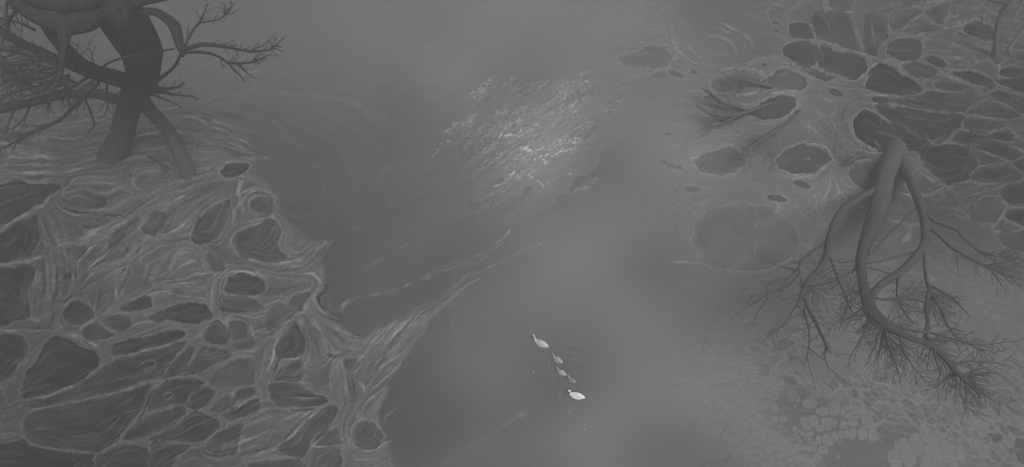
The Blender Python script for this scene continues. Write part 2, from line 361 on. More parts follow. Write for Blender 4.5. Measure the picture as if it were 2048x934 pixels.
# ---------------------------------------------------------------- 4. banks, strands and cracks: height of tone, width, path
LINES = '''
11 2.2|0,458 30,443 60,425 75,414 88,414 95,418
6 3|0,464 30,449 60,432 80,420
10 1.8|87,411 98,398 112,388 124,378 131,369 133,358 125,350 80,347 40,348 0,340 -60,335
-10 2|115,393 118,405 125,415 150,424 180,426 215,425
8 2|112,395 114,408 122,418 150,430 190,432
8 2|165,430 200,435 250,434 285,424 330,408 385,384
-9 4|205,432 225,433 250,434
-9 5|137,367 142,374 136,382
7 3|115,500 150,485 185,465 210,455 235,440 265,425 300,408 350,385 395,372
5 3|160,525 175,508 190,488 215,470 240,445 275,425 320,400
-7 2|240,442 265,425 300,410 345,388
7 2.5|285,485 305,470 330,475 355,478 380,472 400,480 415,496
-9 1.5|300,430 340,412 372,392 388,384
-8 4|280,478 277,498 275,518
-9 4|257,496 254,506
-6 4|340,426 330,444 325,470
6 5|285,436 300,420 330,412 372,392
-6 3|346,436 338,452 332,474
8 2|155,300 160,316 175,322 200,318 235,310 262,304 300,300 335,298
6 3|120,345 150,335 165,325 190,318 250,322 300,310
6 2|156,318 162,306 180,298 205,295
7 4|268,372 274,356 286,345 308,341 330,350
6 3|267,362 272,380 288,391 305,395
-6 3|262,350 264,372 278,390 298,396
6 3|335,340 350,352 370,358 400,352 420,350
-5 2|255,304 290,310 320,330 340,345 360,350
5 4|0,370 20,362 48,362 80,364 105,358
5 5|82,440 92,470 100,500 108,530
6 6|98,450 112,480 128,500 140,522
-6 3|90,440 100,460 112,490
5 2|115,500 130,492 150,484 170,478 195,465
6 3|0,528 45,524 80,517 120,502 150,486
6 2.5|60,440 58,470 50,495 38,515
4 8|80,540 74,580 70,620 78,645
5 6|95,530 98,570 92,610
-5 5|112,550 108,590 100,630
-8 6|140,530 136,560 132,590
-11 2|158,532 152,570 150,582 134,602 118,606 110,622 103,642 99,655 60,659
9 2.5|164,532 162,560 156,585 138,606 122,622 114,645 112,660
6 2|148,548 142,570 146,585
-5 1.5|118,600 112,612 106,636
8 3|-40,664 0,664 60,661 110,663 145,668 178,684 200,700 216,722
6 2|100,676 120,670 150,676 180,692
7 1.6|66,722 80,700 98,680
9 2.5|24,756 40,736 62,716
5 4|48,770 30,776 0,776
6 3|140,660 165,652 200,638 235,618 262,600 300,584 350,572 400,562
6 3|160,592 170,580 195,565 225,548 262,532 300,505
-5 2|170,582 200,560 235,545
7 3|235,545 230,575 237,600 230,618 208,632 172,652 150,664 126,660 118,645 122,622
-9 7|203,560 199,575 196,590 197,605
-5 5|196,590 198,620
5 2|200,603 208,592 218,590 216,600
6 4|260,530 266,545 262,562 248,580 242,600
-5 6|252,548 250,575
-5 6|298,545 294,560 296,575
-8 2.5|243,545 250,540 256,544
-7 4|342,562 350,557
7 3|256,630 300,628 345,618 385,605 400,602
5 4|262,650 300,645 330,650 365,652 400,655
-6 5|345,585 360,596 385,598
9 3|236,712 275,706 330,692 378,680 400,668 432,630
-8 1.5|220,705 222,722
8 3.5|400,715 440,702 466,702 506,693 532,679 563,663 588,648
-9 2|304,770 297,800 285,830 262,852 240,876 222,893
6 2|298,775 288,800 280,828 262,846
5 2|188,905 220,896 245,886 300,878 350,886 400,888
6 1.5|330,880 368,864 400,850 430,838
7 1.6|325,934 350,916 378,898 400,880
-7 1.5|196,905 190,915 175,930
9 1.6|284,742 283,733 292,722 306,720 314,725 308,734 296,736 286,742
9 1.6|327,796 334,787 344,786 346,792 338,800 329,801 327,796
7 1.4|188,855 205,843 225,835 241,832 236,842 215,855 195,856
5 1.3|250,826 275,820
9 2.2|400,884 405,907 424,917 457,921 494,912 541,902 574,879 600,853 638,815
-11 2|404,896 414,908 440,913 468,910 520,902 556,886 590,862 618,832 640,813
-10 1.6|546,813 590,819 636,817
8 1.6|546,811 590,816 634,814
5 6|440,900 480,880 530,870 580,850
-4 2|508,897 530,880 545,868
-11 2.2|556,715 552,738 542,758 544,768
6 2.5|545,710 540,735 532,755 530,770
6 2.5|549,763 560,752 568,738 560,722
8 2.5|538,770 534,785 548,806 520,822
6 1.2|437,622 438,590 441,567 452,551 475,543 510,547 540,560
-9 1.1|435,622 435,590 438,565 449,548 474,539 512,543
7 1.2|445,625 470,628 510,627 535,622
-6 1.1|443,622 470,626 510,625 532,620
7 1.2|466,556 480,550 500,549
5 1.2|455,585 478,582 505,574 520,568
5 1.2|482,572 490,560
-7 2|530,560 538,570 545,576
8 2.6|595,547 626,551 640,561 646,574 637,586 622,597 612,606 604,618
9 2.2|626,594 633,610 646,625 662,632 680,633
-10 2.5|653,568 654,580 640,590 639,606 650,620 666,628 690,634
7 5|606,620 612,606 622,598
-8 7|652,568 652,578
11 5|680,630 684,612 694,601 720,594 758,587 800,578
4 3|800,578 840,560 880,536 910,526 950,522
5 5|655,596 660,612 676,624
10 2.5|520,668 551,660 572,646 588,635 602,626 612,628
-8 1.1|540,666 570,648 590,632
5 7|600,632 612,680 612,730 600,770
5 9|622,634 642,670 658,710 668,750
-4 5|612,640 630,680 640,720
5 3|632,632 660,650 690,664 716,668
-4 7|655,650 680,680 700,705
-5 4|700,664 715,670 718,674
6 3|600,745 630,738 670,722 700,708 725,713
8 3|725,714 761,682 786,654 829,621 865,604
-9 1.4|727,716 764,682 790,652 825,626
7 5|740,690 770,660 810,635
7 6|770,720 800,690 820,660 850,630
-5 5|755,730 785,690 810,660
6 4|720,760 750,730 775,690 800,655
-5 3|735,750 760,715
8 2.5|735,785 742,765 760,740 790,700 815,672
7 3|718,760 730,790 726,830 712,850
-8 2|706,760 712,795 708,820 690,845 686,880
7 5|722,800 715,835 700,870 698,900
-5 6|700,770 702,810
9 3|720,815 745,795 772,783 782,776
-5 1.5|716,822 745,802
7 2.2|712,892 735,902 765,892 785,878
5 3|770,848 772,835 795,812
-6 5|766,800 764,826
6 3|640,860 625,880 618,905 620,930
8 3|596,930 610,915 640,880 672,852
6 6|480,925 520,918 570,915
6 3|0,300 60,310 130,318 165,322
7 2.4|471,500 470,482 474,470 486,460 513,448 530,444
8 2|560,432 568,445 572,470 570,490 580,510 596,518
9 4|480,512 510,522 545,532 575,528 600,522 630,510
-6 2|510,528 545,540 580,536
6 1.6|520,463 514,478 506,490
7 1.6|550,450 540,470 538,485 524,498
8 1.6|553,488 545,497 536,505
5 1.6|530,474 520,490
10 5|486,350 480,370 478,385 476,395
12 4|472,392 476,382 481,372
6 3|478,395 482,405 470,420 468,450
9 3|484,385 500,382 520,378 540,390 545,396
-8 1.6|492,392 510,388 530,390 540,394
7 3|482,430 488,440 500,444 520,440
-5 3|480,410 482,432 500,446
5 2|495,412 502,400
9 5|440,305 452,314 480,318 515,316
-8 1.5|455,310 490,311 512,310
6 3|440,312 470,320 510,316 540,318
5 2|436,345 450,325 480,320 505,323
6 3|495,345 510,365 530,380
8 5|555,412 565,424 590,431 622,430 634,418
-5 3|550,408 558,428 580,436 615,438
4 4|625,365 624,385 610,400 585,408
5 3|634,418 645,390 650,365
6 1.2|625,330 640,337 655,345 668,356 673,366
4 4|673,366 670,390 660,420 645,446 632,458
5 4|640,440 628,456 615,468
5 5|690,325 700,340 706,360 702,385 692,400
5 7|704,405 698,425 688,440
5 3|665,335 680,345 690,360
4 2|680,370 676,395 680,410
4 7|755,390 765,350 785,335 805,330
8 2|656,476 671,472 706,460 730,446 758,427 800,405
6 3|715,448 740,430 770,415 800,400 840,385
8 6|625,516 640,497 655,482
6 3|640,520 656,495 664,478
4 2|786,560 800,580 800,590
3 2|720,539 755,522 790,505 830,478 860,455
4 1.4|735,534 760,520
6 2.5|0,338 60,330 120,332 180,330
4 2|810,640 850,620 870,605
6 3|850,560 884,543 920,530 950,524
6 2.5|865,612 890,590 915,568 935,550 965,540 1000,525 1020,515
5 2.5|860,630 890,605 925,575 950,562 975,548
5 2|930,520 960,510 990,490 1010,472 1022,455
5 2|960,520 985,500 1010,485
5 2|940,554 990,530 1020,514 1050,500 1090,485
5 2|862,645 870,625 900,600 925,580
4 1.5|850,655 860,640 880,625
4 2|858,675 868,662 890,645
3 2|905,640 925,625
3 2|1040,600 1075,603
4 5|880,930 930,900 980,868 1030,838 1055,820
3 3|900,924 950,905 985,880
5 4|440,160 480,150 520,140
4 2|405,210 430,192 460,188 490,186 510,178 520,165 505,158
7 1.8|462,190 485,190 505,180 520,168
5 3|390,205 420,195 455,190
4 5|480,182 540,185 600,190 680,200
5 6|560,200 620,205 680,202 730,215 780,240
5 2|520,215 560,205 600,202 640,212
4 4|545,225 570,222 600,225 615,235
4 3|600,235 625,245 650,255 670,262
4 3|735,235 750,245 760,255 745,262
4 4|728,220 745,232 752,250
4 4|790,230 800,255 805,290 820,310
4 3|700,238 730,250 755,275
4 3|540,240 560,252 580,270 600,290
3 2|565,310 600,320 640,335
6 3|560,312 500,295 430,270 395,262
5 3|420,240 470,255 510,265 535,280
6 3|330,250 370,235 400,240 415,248
-4 4|425,225 470,232 520,245 560,260
-5 3|400,236 425,242
4 3|590,137 640,130 690,115 740,100
3 1.2|586,145 590,130 600,127
3 3|540,148 590,142 650,140
3 1.2|605,170 625,160 650,162 690,170
3 1.2|735,175 745,160 780,155 790,165 775,185 745,186
4 2|400,135 430,120 460,105
3 2|700,90 760,80 800,66
4 2|1310,28 1330,40 1323,59 1294,71 1240,80
3 2|1260,50 1262,30 1290,20 1320,28
5 1.2|1438,40 1454,54 1483,68 1506,90 1511,101
3 1.4|1428,54 1464,68
4 2.2|1412,73 1436,75 1459,85 1471,101 1474,113
4 1.6|1471,75 1490,90 1486,104
4 2|1346,38 1320,10
4 1.2|1346,38 1360,45 1374,60
5 2|1346,92 1379,122 1412,132 1436,128
4 2|1230,84 1294,87 1341,92
4 1.6|1374,94 1417,127
5 1.6|1380,143 1420,150 1450,138 1490,134
5 1.6|1346,52 1340,68 1350,90
8 2|1440,150 1480,140 1520,140
9 2|1424,185 1470,192 1515,186 1535,190 1600,182
7 2|1452,208 1490,210 1520,206 1560,190 1590,190
5 2|1494,138 1510,125 1545,112 1580,128 1624,145
6 1.8|1430,195 1470,205 1500,225
9 4|1565,35 1568,28 1580,20 1600,6
6 3|1624,10 1680,22 1740,24 1790,12 1850,6 1900,6
6 3|1770,26 1778,34 1810,20 1845,16
7 3|1766,38 1770,52 1778,70 1800,76 1830,72 1870,62 1900,56
8 3|1628,80 1660,92 1700,104 1735,112 1770,122 1800,132
-9 1.6|1765,40 1774,62 1772,76 1756,90 1750,110
6 6|1700,30 1710,60 1720,90 1730,104
5 4|1742,34 1744,60 1748,90
-4 3|1700,36 1702,60
5 5|1845,36 1852,46 1880,58 1900,58
5 5|1900,56 1925,45 1945,38 1955,12
-5 3|1872,22 1866,40
-7 5|1851,42 1852,62
-5 4|1880,24 1876,48
6 3|1625,82 1640,100 1635,130 1660,148 1700,158
6 1.6|1640,132 1670,150 1705,158
8 3|1718,156 1735,142 1748,130 1758,124
6 3|1764,120 1790,126 1820,124 1850,120 1880,116 1930,118
7 3|1848,124 1880,138 1920,142 1960,146 1985,160 1992,172
6 2|1795,132 1830,155 1860,168 1870,180
-4 1.2|1800,138 1832,156 1852,176
4 4|1886,152 1920,165 1960,184
-6 2|1962,184 1972,178
8 4|1992,172 1975,188 1960,200 1940,218
7 3|1990,170 2020,180 2060,196
5 4|1900,70 1930,80 1960,92 1975,98
5 4|1870,80 1900,85 1940,110 1960,130
4 5|1920,90 1940,105
-4 4|1970,105 1990,120
7 2.5|1996,130 1994,150 2000,165
5 1.5|1700,240 1698,255 1705,275 1725,295
7 2.2|1697,299 1730,305 1789,310 1827,307 1860,293 1871,286
-7 1.6|1700,304 1740,308 1789,312 1825,309
7 3|1745,190 1790,197 1830,192 1860,182 1910,188
-7 1.6|1870,285 1885,280 1914,260 1920,242 1930,232
8 1.6|1902,205 1908,200 1920,204 1924,208 1914,210 1900,206
8 1.2|1946,251 1953,247 1960,250 1958,256 1950,256 1946,251
6 1.2|1855,252 1870,249 1888,252 1882,257 1868,257 1855,252
5 1.2|1944,270 1950,272
8 1.6|1746,280 1755,290 1770,298
5 1.4|1756,240 1762,252
8 2|1700,375 1740,387 1790,389 1830,390
6 1.4|1805,389 1818,394 1822,404
7 2.6|1888,374 1864,388 1835,391
6 3|1650,395 1660,372 1655,350
6 3|1718,410 1740,420 1765,435 1801,447 1850,449
6 4|1722,412 1745,426 1770,438
6 3|1690,412 1684,440 1680,458
5 3|1680,450 1700,472 1728,486 1760,486 1790,480
6 4|1785,455 1800,446 1818,455 1818,475 1800,484
5 2|1810,500 1840,498 1870,497
6 6|1740,526 1780,528 1810,536
6 5|1800,532 1830,548 1860,556 1870,566
4 3|1755,590 1800,585 1845,578
6 2|1330,528 1370,523 1410,530 1450,540 1500,544 1540,540 1570,524 1590,506 1600,492 1625,487
4 2|1335,420 1365,412 1385,425 1393,450 1389,500
5 3|1510,425 1518,440 1510,455
3 2|1512,480 1506,520
5 4|1600,492 1625,500 1632,520
5 5|1545,400 1555,412 1552,430
12 2.4|1590,303 1617,291 1645,300 1662,316 1655,332 1635,344
10 1.2|1604,322 1612,315 1620,316 1612,322 1604,322
7 1.4|1604,322 1596,330 1592,342
7 1.4|1620,320 1640,331
7 1.6|1610,346 1635,338 1645,328
5 2|1463,320 1466,338
7 1.6|1592,202 1592,214 1578,228 1550,240 1530,242
-5 4|1598,350 1640,348 1660,330
-5 5|1680,240 1700,205 1730,192
-4 4|1660,260 1672,290 1668,330
-5 4|1672,330 1690,350 1740,385
4 6|1610,250 1640,270 1655,300
7 2.4|1840,346 1860,360 1888,378
7 2|1888,378 1904,370 1942,364 1980,370 2000,374 2048,362
6 2|1980,372 1996,386 2000,400 2016,412 2048,408
6 1.6|1914,402 1940,390 1970,385 1996,386
6 1.6|2016,412 2005,430 1994,446 2000,470
5 1.6|1905,428 1935,438 1945,444
5 1.6|1934,424 1944,444
5 1.6|1944,445 1990,448
5 1.6|2048,496 2036,508
9 1.4|755,527 762,522
3 1.2|1220,660 1250,665
3.2 1.6|1105,690 1135,688 1165,694
3.2 1.6|1120,696 1150,706
3.2 1.6|1130,712 1160,722
3.2 1.6|1150,742 1175,748
3.2 1.6|1092,704 1091,730
3.2 1.6|1098,718 1099,742
3.2 1.6|1105,736 1106,760
3.2 1.6|1112,745 1108,772
3.2 1.6|1125,765 1120,800
3.2 1.6|1142,800 1140,830
3.2 1.6|1160,815 1156,850
'''
ridge_var = 0.75 + 0.35 * noise(6) + 0.25 * noise(22)
T_line = np.zeros((H, W), np.float32)
for ln in LINES.strip().splitlines():
    head, body = ln.split('|')
    amp, wid = (float(q) for q in head.split())
    pts = smooth_line(parse(body), False, 5)
    add_tang(pts, False, 1.6)
    sy_, sx_ = window(pts, wid * 3 + 8)
    X, Y = XX[sy_, sx_], YY[sy_, sx_]
    d, par = seg_dist(X, Y, pts, False)
    d = np.maximum(d + EDGE_N[sy_, sx_] * min(0.8, wid / 4), 0)
    endf = sstep(par, 0.0, 0.10) * sstep(par, 1.0, 0.90) * 0.8 + 0.2
    g = np.exp(-(d / (wid * 0.95)) ** 2) * endf * np.clip(ridge_var[sy_, sx_], 0.42, 1.4)
    if 500 < pts[0, 0] < 900 and pts[:, 1].max() < 480: amp *= 0.35
    if pts[0, 0] > 1250 and amp > 0: amp *= 1.15
    if 780 < pts[0, 0] < 1100 and 480 < pts[:, 1].mean() < 640: amp *= 1.5
    if amp > 0:
        RIDGE[sy_, sx_] = np.maximum(RIDGE[sy_, sx_], g * amp * 1.55)
    else:
        T_line[sy_, sx_] = np.minimum(T_line[sy_, sx_], g * amp)
    CELLM[sy_, sx_] *= 1 - 0.6 * np.clip(g, 0, 1) * (amp > 0)
T += RIDGE * (0.85 + 0.3 * np.clip(ridge_var, 0, 1.6)) + T_line * 1.5

# small dark pools: x, y, rx, ry, tilt, tone
OVALS = '''1321,153,15,6,5,113 1353,149,16,5,15,107 1386,146,6,5,20,104 1601,369,18,7,14,97 1554,398,21,7,6,97 1387,378,16,6,6,111
1342,331,10,6,8,113 1358,334,8,5,8,113 1328,324,8,4,6,111 1542,339,9,4,18,108 1336,269,8,2.5,6,111 1593,228,6,4,20,95 1671,186,16,7,24,90
1680,295,6,4,40,100 1837,55,3,4,0,84 1550,46,8,4,4,94 1552,63,4,2.5,0,94 1370,208,6,3,10,114 1352,383,6,3,0,115 660,712,10,4,12,92
806,726,3,6,10,92 788,757,3,3,0,92 1598,26,3,2,0,90 1838,78,3,1.5,0,80 1528,130,4,4,0,95 484,360,4,2,20,86 263,352,5,4,30,86 173,454,9,3,4,82
1618,773,5,2,0,112 1628,778,3,2,0,112 1808,801,3,2.5,0,108 1820,806,2.5,2,0,108 1740,808,10,6,14,108 1755,837,10,6,20,109 1772,836,8,4,8,108
1784,800,10,5,18,110 1825,834,12,6,40,108 1760,826,8,5,10,111 1680,762,14,5,30,111 1665,770,10,8,10,111 1735,770,12,7,0,110 1712,790,6,12,-40,110
1740,795,17,11,5,112 1762,775,12,5,0,111 1755,754,14,12,20,110 1775,752,12,8,0,110 1775,878,10,5,0,110 1762,862,14,7,30,108 1790,880,8,4,10,111
1815,862,8,4,30,111 1846,869,5,7,-40,107 1995,880,11,10,0,104 2008,862,10,6,40,104 1979,869,6,4,20,106 1974,878,8,5,40,108 1991,823,6,12,-30,106
1980,806,10,5,30,108 2010,756,10,22,-40,108 2030,770,8,18,-35,108 2040,890,14,14,0,98 2028,902,10,8,20,106 2046,915,14,12,0,98 2030,862,20,6,25,105
2015,815,4,7,-40,108 2035,795,5,3,20,109 1940,800,12,5,15,112 1938,792,10,5,10,112 1960,812,8,6,20,111 1885,838,6,3,10,107 1884,860,7,4,10,106
1893,855,5,3,0,107 1910,871,9,4,40,108 1910,800,7,14,-35,113 1925,815,8,10,-30,113 1860,790,6,16,-40,112 1900,770,9,5,10,113 1740,700,20,10,20,114
1560,690,16,10,10,115 1572,685,14,7,10,114 1580,760,16,8,25,114 1592,722,16,8,20,114 1530,740,10,12,0,116 1585,660,14,8,0,115 1500,650,16,6,0,117'''
for tok in OVALS.split():
    x, y, rx, ry, an, tone = (float(q) for q in tok.split(','))
    m = max(rx, ry) * 1.6 + 6
    pts = np.array([[x - m, y - m], [x + m, y + m]])
    sy_, sx_ = window(pts, 2)
    X, Y = XX[sy_, sx_] - x, YY[sy_, sx_] - y
    c, n = math.cos(math.radians(an)), math.sin(math.radians(an))
    q = np.sqrt(((X * c + Y * n) / rx) ** 2 + ((-X * n + Y * c) / ry) ** 2) + EDGE_N[sy_, sx_] * 0.04
    f = sstep(q, 1.12, 0.86)
    T[sy_, sx_] = T[sy_, sx_] * (1 - f) + tone * f + 2.2 * np.exp(-((q - 1.28) / 0.16) ** 2)
    CELLM[sy_, sx_] = np.maximum(CELLM[sy_, sx_], f)

# ---------------------------------------------------------------- 5. the honeycomb of pale rounded pads at the right
def worley(cell, ang, stretch, seed, regions):
    r = np.random.default_rng(seed)
    c, n = math.cos(ang), math.sin(ang)
    out1 = np.full((H, W), 9.0, np.float32); out2 = np.full((H, W), 9.0, np.float32); idv = np.zeros((H, W), np.float32)
    for (x0, y0, x1, y1) in regions:
        sy_, sx_ = slice(int(y0 + PAD), int(y1 + PAD)), slice(int(x0 + PAD), int(x1 + PAD))
        X, Y = XX[sy_, sx_], YY[sy_, sx_]
        U = (X * c + Y * n) / (cell * stretch); V = (-X * n + Y * c) / cell
        U = U + pwx[sy_, sx_] * 0.16; V = V + pwy[sy_, sx_] * 0.16
        iu, iv = np.floor(U).astype(int), np.floor(V).astype(int)
        jit = r.random((257, 257, 3)).astype(np.float32)
        d1 = np.full(X.shape, 9.0, np.float32); d2 = d1.copy(); idd = np.zeros(X.shape, np.float32)
        for a in (-1, 0, 1):
            for b in (-1, 0, 1):
                J = jit[(iu + a) % 257, (iv + b) % 257]
                d = np.sqrt((iu + a + J[..., 0] - U) ** 2 + (iv + b + J[..., 1] - V) ** 2)
                nearer = d < d1
                d2 = np.where(nearer, d1, np.minimum(d2, d)); idd = np.where(nearer, J[..., 2], idd)
                d1 = np.where(nearer, d, d1)
        out1[sy_, sx_], out2[sy_, sx_], idv[sy_, sx_] = d1, d2, idd
    return out1, out2, idv
pwx, pwy = noise(12), noise(12)
def zone(*blobs):
    z = np.zeros((H, W), np.float32)
    for x, y, rx, ry, an in blobs:
        c, n = math.cos(math.radians(an)), math.sin(math.radians(an))
        q = np.sqrt((((XX - x) * c + (YY - y) * n) / rx) ** 2 + ((-(XX - x) * n + (YY - y) * c) / ry) ** 2)
        z = np.maximum(z, sstep(q + wn * 0.006, 1.15, 0.75))
    return z
reg = [(1330, 420, 2200, 1090)]
# fine pale pads with thin dark seams
z1 = zone((1960, 590, 120, 60, 25), (1900, 520, 60, 50, 20), (1400, 740, 70, 90, 10), (1480, 790, 90, 60, 20), (1560, 900, 130, 60, 20),
          (1460, 860, 60, 60, 0), (1960, 880, 30, 60, 0))
d1, d2, idv = worley(15, 0.5, 1.35, 3, reg)
seam = sstep(d2 - d1, 0.20, 0.04)
z1 = z1 * (0.45 + 0.55 * sstep(XX, 1440, 1600))
T += z1 * (2.2 - 5.5 * seam + 2.0 * (idv - 0.5))
RZ = z1 * (1 - seam)
# dark lens pools with pale walls
z2 = zone((1740, 790, 70, 60, 20), (1760, 850, 60, 50, 30), (1850, 830, 80, 60, 35), (1960, 870, 90, 60, 40), (1940, 800, 70, 30, 40), (2040, 760, 60, 70, 40),
          (1620, 770, 60, 22, 15), (1580, 690, 60, 45, 10))
d1, d2, idv = worley(15, 0.62, 2.0, 5, reg)
wall = sstep(d2 - d1, 0.30, 0.08)
T += z2 * (-6.0 * (1 - wall) * (0.3 + 1.2 * idv) + 3.0 * wall)

# thin pale walls that carry on between the traced pools
for cl, an, st, sd_, rg in ((36, 0.25, 1.7, 21, (1560, -150, 2200, 470)), (34, -0.45, 1.8, 22, (-150, 470, 640, 1090))):
    d1, d2, idv = worley(cl, an, st, sd_, [rg])
    ed = sstep(XX, rg[0], rg[0] + 110) * sstep(XX, rg[2], rg[2] - 90) * sstep(YY, rg[1] - 1, rg[1] + 60) * sstep(YY, rg[3], rg[3] - 60)
    T += ed * sstep(near_d, 3, 9) * (10 * np.exp(-((d2 - d1) / 0.055) ** 2) - 4.5 * sstep(d2 - d1, 0.08, 0.4) * idv) * np.clip(ridge_var, .3, 1.4)

# dark wet ground between the big pads, then the pads themselves
z3 = zone((1640, 850, 110, 62, 20), (1740, 912, 115, 40, 0), (1585, 815, 60, 20, 15), (1800, 905, 60, 60, 10))
T = T * (1 - 0.72 * z3) + 106 * 0.72 * z3
PADS = '''910,315,70,58,0 1145,370,65,70,0 1030,400,58,45,0 870,520,50,66,-38 940,500,46,58,-30 1095,515,80,48,6 1000,570,40,35,0 1230,535,45,40,0
1320,505,52,38,0 1300,445,65,36,0 1230,395,28,48,8 1300,370,60,32,10 1345,400,26,38,0 1465,485,52,45,10 1410,615,45,75,0 1510,635,48,62,0 1325,615,36,65,5 1265,615,26,46,6
1213,622,28,42,0 1150,640,42,52,-20 1078,678,50,70,-38 990,675,30,42,0 1035,775,50,45,0 985,845,42,35,20 915,885,40,45,0 855,850,33,48,0 797,865,33,50,0
735,785,32,30,20 640,750,32,32,0 570,675,35,28,20 655,475,48,30,5 565,475,38,28,10 540,350,78,36,35 440,340,50,38,30 330,360,58,32,18 320,245,96,40,12
420,190,160,48,14 545,235,70,52,20 735,245,44,78,0 790,290,25,38,0 960,230,46,48,0 1088,225,44,58,-20 155,350,56,36,25 212,330,42,18,25 226,425,34,28,30
280,412,45,26,35 285,510,54,24,48 342,500,56,28,55 400,450,25,25,0 455,440,35,22,20 500,515,28,30,0 465,580,26,32,0 768,572,22,28,0 811,587,17,25,0
846,612,21,28,20 905,622,44,28,-20 765,660,22,18,0 815,685,20,16,0 912,675,26,21,0 952,715,30,24,10 855,755,23,30,0 912,765,32,34,0 790,750,36,38,0
710,735,23,17,-20 715,865,28,34,0 680,820,34,30,0 630,655,25,21,30 1178,840,30,22,45 290,770,60,36,28 460,820,62,28,38 1085,572,34,20,10
1758,755,40,80,-6 1825,750,34,60,-26 1740,885,32,48,-20 1778,865,28,38,-30 1862,850,32,60,-10 1200,698,22,12,-20 770,360,22,12,0 1030,560,1,1,0 620,555,28,14,10
680,585,20,16,0 625,602,22,12,0 670,700,20,26,30 700,690,18,20,20 620,830,24,26,20 545,850,24,18,40 500,745,50,40,40 1500,540,56,36,-10 1420,400,40,40,0
775,620,18,12,0 715,672,14,14,0 805,650,14,14,0 870,665,10,14,0 895,712,14,10,0 958,762,14,18,0 1170,470,0.1,0.1,0 1365,915,14,12,20 1275,842,6,6,0 1385,830,9,6,30
1415,872,6,5,0 1500,818,6,5,0 1030,875,5,4,0'''
PADM = np.zeros((H, W), np.float32)
pads = []
for tok in PADS.replace('\n', ' ').split():
    x, y, rx, ry, an = (float(q) for q in tok.split(','))
    if rx > 2: pads.append((1430 + x * .2077, 740 + y * .2077, rx * .2077, ry * .2077, an))
for x, y, rx, ry, an in ((1850, 905, 12, 26, -10), (1868, 900, 12, 34, -16), (1848, 868, 9, 22, -12), (1893, 905, 12, 24, -16), (1906, 926, 8, 12, 0),
                         (1921, 912, 7, 13, -20), (1985, 924, 6, 4, 0), (1788, 922, 12, 22, -20), (1812, 905, 14, 30, -24), (1832, 890, 12, 24, -14),
                         (1700, 664, 14, 9, 30), (1772, 674, 15, 10, 0), (1938, 703, 18, 9, 8), (1600, 705, 10, 8, 0), (1835, 800, 10, 13, 10),
                         (1505, 700, 8, 9, 0), (1520, 735, 8, 14, 10), (1490, 705, 10, 9, 0), (1590, 730, 12, 10, 0)):
    pads.append((x, y, rx, ry, an))
for x, y, rx, ry, an in pads:
    m = max(rx, ry) * 1.5 + 5
    sy_, sx_ = window(np.array([[x - m, y - m], [x + m, y + m]]), 2)
    X, Y = XX[sy_, sx_] - x, YY[sy_, sx_] - y
    c, n = math.cos(math.radians(an)), math.sin(math.radians(an))
    u_, v_ = (X * c + Y * n) / rx, (-X * n + Y * c) / ry
    ex = 2.5
    q = (np.abs(u_) ** ex + np.abs(v_) ** ex) ** (1 / ex) + EDGE_N[sy_, sx_] * 0.35 / max(rx, ry)
    sdp = (1 - q) * min(rx, ry)
    PADM[sy_, sx_] = np.maximum(PADM[sy_, sx_] * (1 - np.exp(-(sdp / 1.1) ** 2) * 0.8), sstep(sdp, -0.9, 1.3))
fade = sstep(XX, 1440, 1560) * 0.6 + 0.4
T += PADM * (121.5 - T) * 0.9 * fade * sstep(YY, 640, 700)
T -= z3 * 1.5 * (1 - PADM)
for x, y, rx, ry, an in ((1839, 827, 10, 13, -40), (1867, 856, 8, 5, 30), (1888, 869, 8, 5, 25), (1902, 881, 9, 6, 30), (1920, 893, 6, 4, 30),
                         (1492, 700, 11, 10, 0), (1600, 704, 10, 10, 0), (1865, 838, 12, 10, 30)):
    sy_, sx_ = window(np.array([[x - 20, y - 20], [x + 20, y + 20]]), 2)
    X, Y = XX[sy_, sx_] - x, YY[sy_, sx_] - y
    c, n = math.cos(math.radians(an)), math.sin(math.radians(an))
    q = np.sqrt(((X * c + Y * n) / rx) ** 2 + ((-X * n + Y * c) / ry) ** 2)
    T[sy_, sx_] += -9 * np.exp(-((q - 1) / 0.13) ** 2) + 2 * (q < 1)

# ---------------------------------------------------------------- 6. fibres that follow the banks (line integral convolution)
gh, gw = H // 8 + 1, W // 8 + 1
J11 = np.zeros((gh, gw)); J12 = np.zeros((gh, gw)); J22 = np.zeros((gh, gw))
extra = parse('0,260 500,265 0,300 400,250 600,140 700,110 800,200 700,190 900,250 1000,200 1100,320 1200,260')
TANG += [(100, 250, 1, -.1, 6), (250, 240, 1, -.15, 6), (400, 255, 1, .25, 6), (500, 200, 1, .0, 8), (600, 140, 1, -.1, 8), (700, 120, 1, -.25, 8),
         (600, 260, 1, .45, 6), (750, 230, 1, .4, 6), (820, 290, .5, 1, 6), (950, 250, 1, -.75, 20), (1050, 180, 1, -.8, 20), (1100, 320, 1, -.7, 20),
         (1000, 340, 1, -.75, 20), (1620, 240, .4, 1, 8), (1650, 400, .3, 1, 6), (1250, 350, .3, 1, 4), (2000, 700, 1, 1, 8), (1900, 660, 1, .5, 6),
         (1450, 900, 1, .8, 6), (120, 580, .1, 1, 4), (440, 410, -.6, 1, 4), (350, 530, -.2, 1, 5), (380, 560, -.2, 1, 5)]
for x, y, tx, ty, w in TANG:
    i, j = int((y + PAD) / 8), int((x + PAD) / 8)
    if 0 <= i < gh and 0 <= j < gw:
        n = math.hypot(tx, ty); tx /= n; ty /= n
        J11[i, j] += w * tx * tx; J12[i, j] += w * tx * ty; J22[i, j] += w * ty * ty
def gblur(a, s):
    py, px = np.fft.fftfreq(gh)[:, None], np.fft.rfftfreq(gw)[None, :]
    return np.fft.irfft2(np.fft.rfft2(a) * np.exp(-2 * math.pi ** 2 * s * s * (py ** 2 + px ** 2)), s=(gh, gw))
